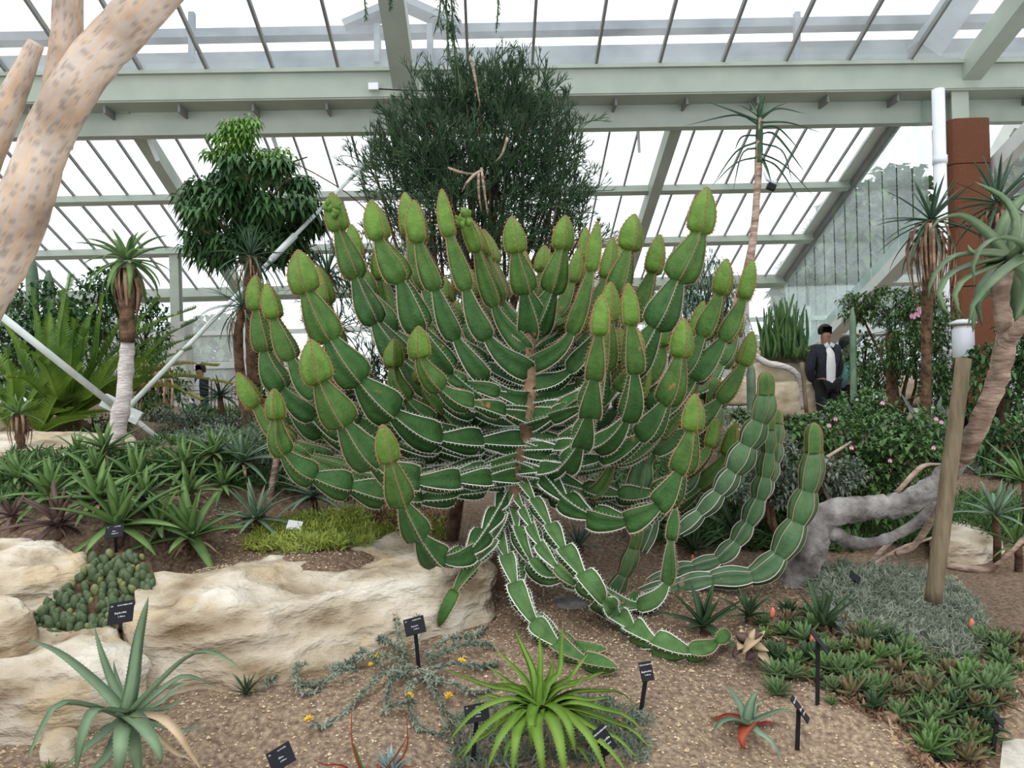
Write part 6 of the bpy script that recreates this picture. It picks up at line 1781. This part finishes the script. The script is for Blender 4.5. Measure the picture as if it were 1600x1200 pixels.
# ------------------------------------------------------------------ visitors
def person(label, px, head_py, d, parts, H=1.7, faceyaw=0, skin='skin', crouch=False):
    """figure built as one skinned body, clothes as children; head_py = top of the head"""
    top = P(px, head_py, d)
    foot = Vector((top.x, top.y, top.z - H))
    root = thing('person', label, 'person', foot)
    RT = Matrix.Rotation(R(faceyaw), 3, 'Z')
    def J(x, y, z): return RT @ Vector((x, y, z * H))
    if not crouch:
        joints = {'pel': (0, 0, .52), 'wst': (0, 0, .60), 'chs': (0, 0, .73), 'nck': (0, 0, .83), 'hed': (0, -.01, .885), 'hd2': (0, -.015, .95),
                  'hpL': (-.085, 0, .50), 'knL': (-.09, -.01, .27), 'anL': (-.095, .02, .04), 'toL': (-.10, -.13, .015),
                  'hpR': (.085, 0, .50), 'knR': (.09, -.01, .27), 'anR': (.095, .02, .04), 'toR': (.10, -.13, .015),
                  'shL': (-.17, 0, .80), 'elL': (-.24, .05, .63), 'wrL': (-.13, .13, .53), 'haL': (-.06, .15, .50),
                  'shR': (.17, 0, .80), 'elR': (.24, .05, .63), 'wrR': (.13, .13, .53), 'haR': (.06, .15, .50)}
    else:
        joints = {'pel': (0, .1, .16), 'wst': (0, .06, .24), 'chs': (0, -.02, .38), 'nck': (0, -.08, .46), 'hed': (0, -.11, .52), 'hd2': (0, -.13, .58),
                  'hpL': (-.09, .08, .15), 'knL': (-.14, -.24, .28), 'anL': (-.12, -.1, .04), 'toL': (-.12, -.24, .015),
                  'hpR': (.09, .08, .15), 'knR': (.14, -.24, .28), 'anR': (.12, -.1, .04), 'toR': (.12, -.24, .015),
                  'shL': (-.17, -.03, .44), 'elL': (-.2, -.2, .34), 'wrL': (-.08, -.34, .44), 'haL': (-.05, -.38, .47),
                  'shR': (.17, -.03, .44), 'elR': (.2, -.2, .34), 'wrR': (.08, -.34, .44), 'haR': (.05, -.38, .47)}
    RD = {'pel': .13, 'wst': .12, 'chs': .14, 'nck': .05, 'hed': .075, 'hd2': .082, 'hp': .085, 'kn': .055, 'an': .036, 'to': .032, 'sh': .06, 'el': .042, 'wr': .028, 'ha': .03}
    ED = [('pel', 'wst'), ('wst', 'chs'), ('chs', 'nck'), ('nck', 'hed'), ('hed', 'hd2')] + [(a + s, b + s) for s in 'LR' for a, b in (('hp', 'kn'), ('kn', 'an'), ('an', 'to'), ('sh', 'el'), ('el', 'wr'), ('wr', 'ha'))] + [('pel', 'hpL'), ('pel', 'hpR'), ('chs', 'shL'), ('chs', 'shR')]
    def skin_obj(name, material, keys, grow=0.0, short=None, flat=.72):
        ks = [k for k in joints if k in keys]
        me = bpy.data.meshes.new(name)
        me.from_pydata([tuple(J(*joints[k])) for k in ks], [(ks.index(a), ks.index(b)) for a, b in ED if a in ks and b in ks], [])
        o = bpy.data.objects.new(name, me); COL.objects.link(o); o.parent = root
        md = o.modifiers.new('skin', 'SKIN')
        if not me.skin_vertices: me.attributes  # created with the modifier below
        if not me.skin_vertices:
            bpy.context.view_layer.objects.active = o
            bpy.ops.mesh.customdata_skin_add()
        for i, k in enumerate(ks):
            rr_ = (RD[k] if k in RD else RD[k[:2]]) + grow
            me.skin_vertices[0].data[i].radius = (rr_, rr_ * (flat if k in ('pel', 'wst', 'chs') else 1))
            me.skin_vertices[0].data[i].use_root = (i == 0)
        s = o.modifiers.new('sub', 'SUBSURF'); s.levels = 2; s.render_levels = 2
        me.materials.append(MAT[material]); ORG[o.name] = Vector((0, 0, 0))
        return o
    skin_obj('body', skin, set(joints))
    for nm, m_, keys, gr in parts['wear']:
        skin_obj(nm, m_, keys, gr)
    # hair, face
    hc = foot + J(*joints['hd2']); mb = MB(); vs = []; n = 14
    for j in range(7):
        a = j / 6 * PI * .62
        for k in range(n):
            b_ = 2 * PI * k / n
            q = Vector((math.cos(b_) * .098 * math.sin(a + .05), math.sin(b_) * .105 * math.sin(a + .05) + .018, .108 * math.cos(a) + .005))
            if q.y < -.025 and q.z < .068: q.y = max(q.y, -.06); q.z = .068
            if j == 6: q.z -= parts.get('hairlen', 0) * (1 if q.y > -.02 else 0)
            vs.append(hc + RT @ q)
    mb.add(vs, [(j * n + k, j * n + (k + 1) % n, (j + 1) * n + (k + 1) % n, (j + 1) * n + k) for j in range(6) for k in range(n)])
    mb.build('hair', 'hair', root)
    mb = MB(); f = hc + RT @ Vector((0, -.095, -.035))
    mb.add([f + RT @ Vector(q) for q in ((-.014, .012, -.02), (.014, .012, -.02), (0, -.018, -.018), (0, .01, .02))], [(0, 1, 2), (0, 2, 3), (1, 3, 2)]); mb.build('nose', skin, root)
    mb = MB()
    for s in (-1, 1): mb.box(hc + RT @ Vector((s * .03, -.085, -.015)), .02, .01, .009, RT)
    mb.box(hc + RT @ Vector((0, -.083, -.078)), .04, .008, .008, RT)
    mb.build('eyes_and_mouth', 'hair', root)
    mb = MB()
    for s in (-1, 1):
        for side in 'L' if s < 0 else 'R':
            h0 = foot + J(*joints['ha' + side])
            for q in range(5): mb.tube([h0 + RT @ Vector(((q - 2) * .014, 0, -.01)), h0 + RT @ Vector(((q - 2) * .017, -.01, -.05)), h0 + RT @ Vector(((q - 2) * .016, -.025, -.08))], [.009, .008, .005], 5)
    mb.build('fingers', skin, root)
    for fn in parts.get('extra', ()): fn(root, foot, J, RT, H)
    return root
LEGS = {'pel', 'hpL', 'hpR', 'knL', 'knR', 'anL', 'anR'}
TORS = {'pel', 'wst', 'chs', 'shL', 'shR', 'elL', 'elR', 'wrL', 'wrR'}
def shirt_front(root, foot, J, RT, H, m_='cloth_white'):
    mb = MB(); vs = []
    for z, w in ((.50, .06), (.56, .07), (.66, .075), (.76, .06), (.83, .045)):
        for x in (-1, -.5, 0, .5, 1): vs.append(foot + RT @ Vector((x * w, -.135 + .03 * abs(x) - (.012 if .6 < z < .8 else 0) + (.05 if z > .8 else 0), z * H)))
    vs2 = [v + RT @ Vector((0, .03, 0)) for v in vs]
    mb.add(vs + vs2, [(j * 5 + k, j * 5 + k + 1, (j + 1) * 5 + k + 1, (j + 1) * 5 + k) for j in range(4) for k in range(4)] + [(25 + j * 5 + k, 25 + (j + 1) * 5 + k, 25 + (j + 1) * 5 + k + 1, 25 + j * 5 + k + 1) for j in range(4) for k in range(4)])
    mb.build('shirt_front', m_, root)
def collar(root, foot, J, RT, H):
    mb = MB()
    for s in (-1, 1): mb.box(foot + RT @ Vector((s * .045, -.09, .835 * H)), .06, .02, .05, RT @ Matrix.Rotation(s * .5, 3, 'Y'))
    mb.build('collar', 'cloth_white', root, smooth=False)
person('man in dark jacket, open white shirt and black trousers standing at the stone ledge', 1289, 509, 11.0, dict(wear=[('trousers', 'cloth_black', LEGS, .022), ('jacket', 'cloth_navy', TORS, .035)], extra=(shirt_front, collar)), 1.70, 12)
person('dark-haired woman in a teal shawl standing right of the man', 1322, 528, 11.3, dict(wear=[('trousers', 'cloth_black', LEGS, .02), ('shawl', 'cloth_teal', TORS, .035)], hairlen=.05, extra=(shirt_front,)), 1.55, 75)
person('dark-haired visitor crouching before the far stone ledge', 1188, 566, 10.0, dict(wear=[('trousers', 'cloth_navy', LEGS, .02), ('shirt', 'cloth_white', TORS, .03)]), 1.65 , -35, crouch=True)
def bag(root, foot, J, RT, H):
    mb = MB(); mb.tube([foot + Vector((.2, -.05, .55)), foot + Vector((.2, -.05, .62)), foot + Vector((.2, -.05, .75))], [.06, .1, .07], 10); mb.build('handbag', 'cloth_black', root)
person('walker in dark top and blue jeans seen behind the cycad fronds at left', 313, 570, 14.6, dict(wear=[('jeans', 'cloth_denim', LEGS, .022), ('jacket', 'cloth_navy', TORS, .035)], hairlen=.03, extra=(shirt_front, bag)), 1.62, -20)
person('visitor in dark blue top glimpsed between the left arms of the candelabra', 565, 560, 10.5, dict(wear=[('trousers', 'cloth_black', LEGS, .02), ('jacket', 'cloth_blue', TORS, .04)]), 1.55, 10)

# ------------------------------------------------------------------ trees outside the glass
for i, (px, py, d, rx, ry) in enumerate(((1330, 420, 26, 70, 110), (1270, 470, 28, 60, 80), (1400, 400, 27, 80, 140), (1560, 420, 26, 100, 120), (1650, 330, 27, 90, 160), (150, 560, 30, 120, 70), (330, 560, 31, 100, 60), (950, 570, 32, 140, 50), (1120, 570, 31, 100, 55), (-60, 540, 30, 120, 90))):
    c = P(px, py, d)
    t = thing('outside_tree', ('blurred green tree outside the right gable glass', 'rounded tree low outside the gable beside the thicket', 'taller tree outside the gable behind the sloping beam', 'tree outside behind the brown pillar', 'tree outside beyond the right edge',
        'hazy tree outside behind the cycad', 'hazy tree outside left of the candelabra', 'distant tree outside behind the candelabra', 'distant tree outside behind the right arms', 'tree outside at the far left')[i], 'tree', Vector((c.x, c.y, 0)))
    r = random.Random(200 + i); mb = MB()
    for p, v in blob_pts(r, [(px, py, d, rx, ry)], 700, .5):
        for k in range(4): small_leaf(mb, p, rdir(r), .5, .35)
    mb.build('foliage', 'outer_tree', t)
    mb = MB(); mb.tube([Vector((c.x, c.y, -.5)), c], [.3, .2], 8); mb.build('trunk', 'bark_brown', t)
gl2 = MB(); gl2.box((0, 60, .3), 240, 86, .1); o = gl2.build('ground_lawn', 'outer_tree', smooth=False); tag(o, kind='structure')
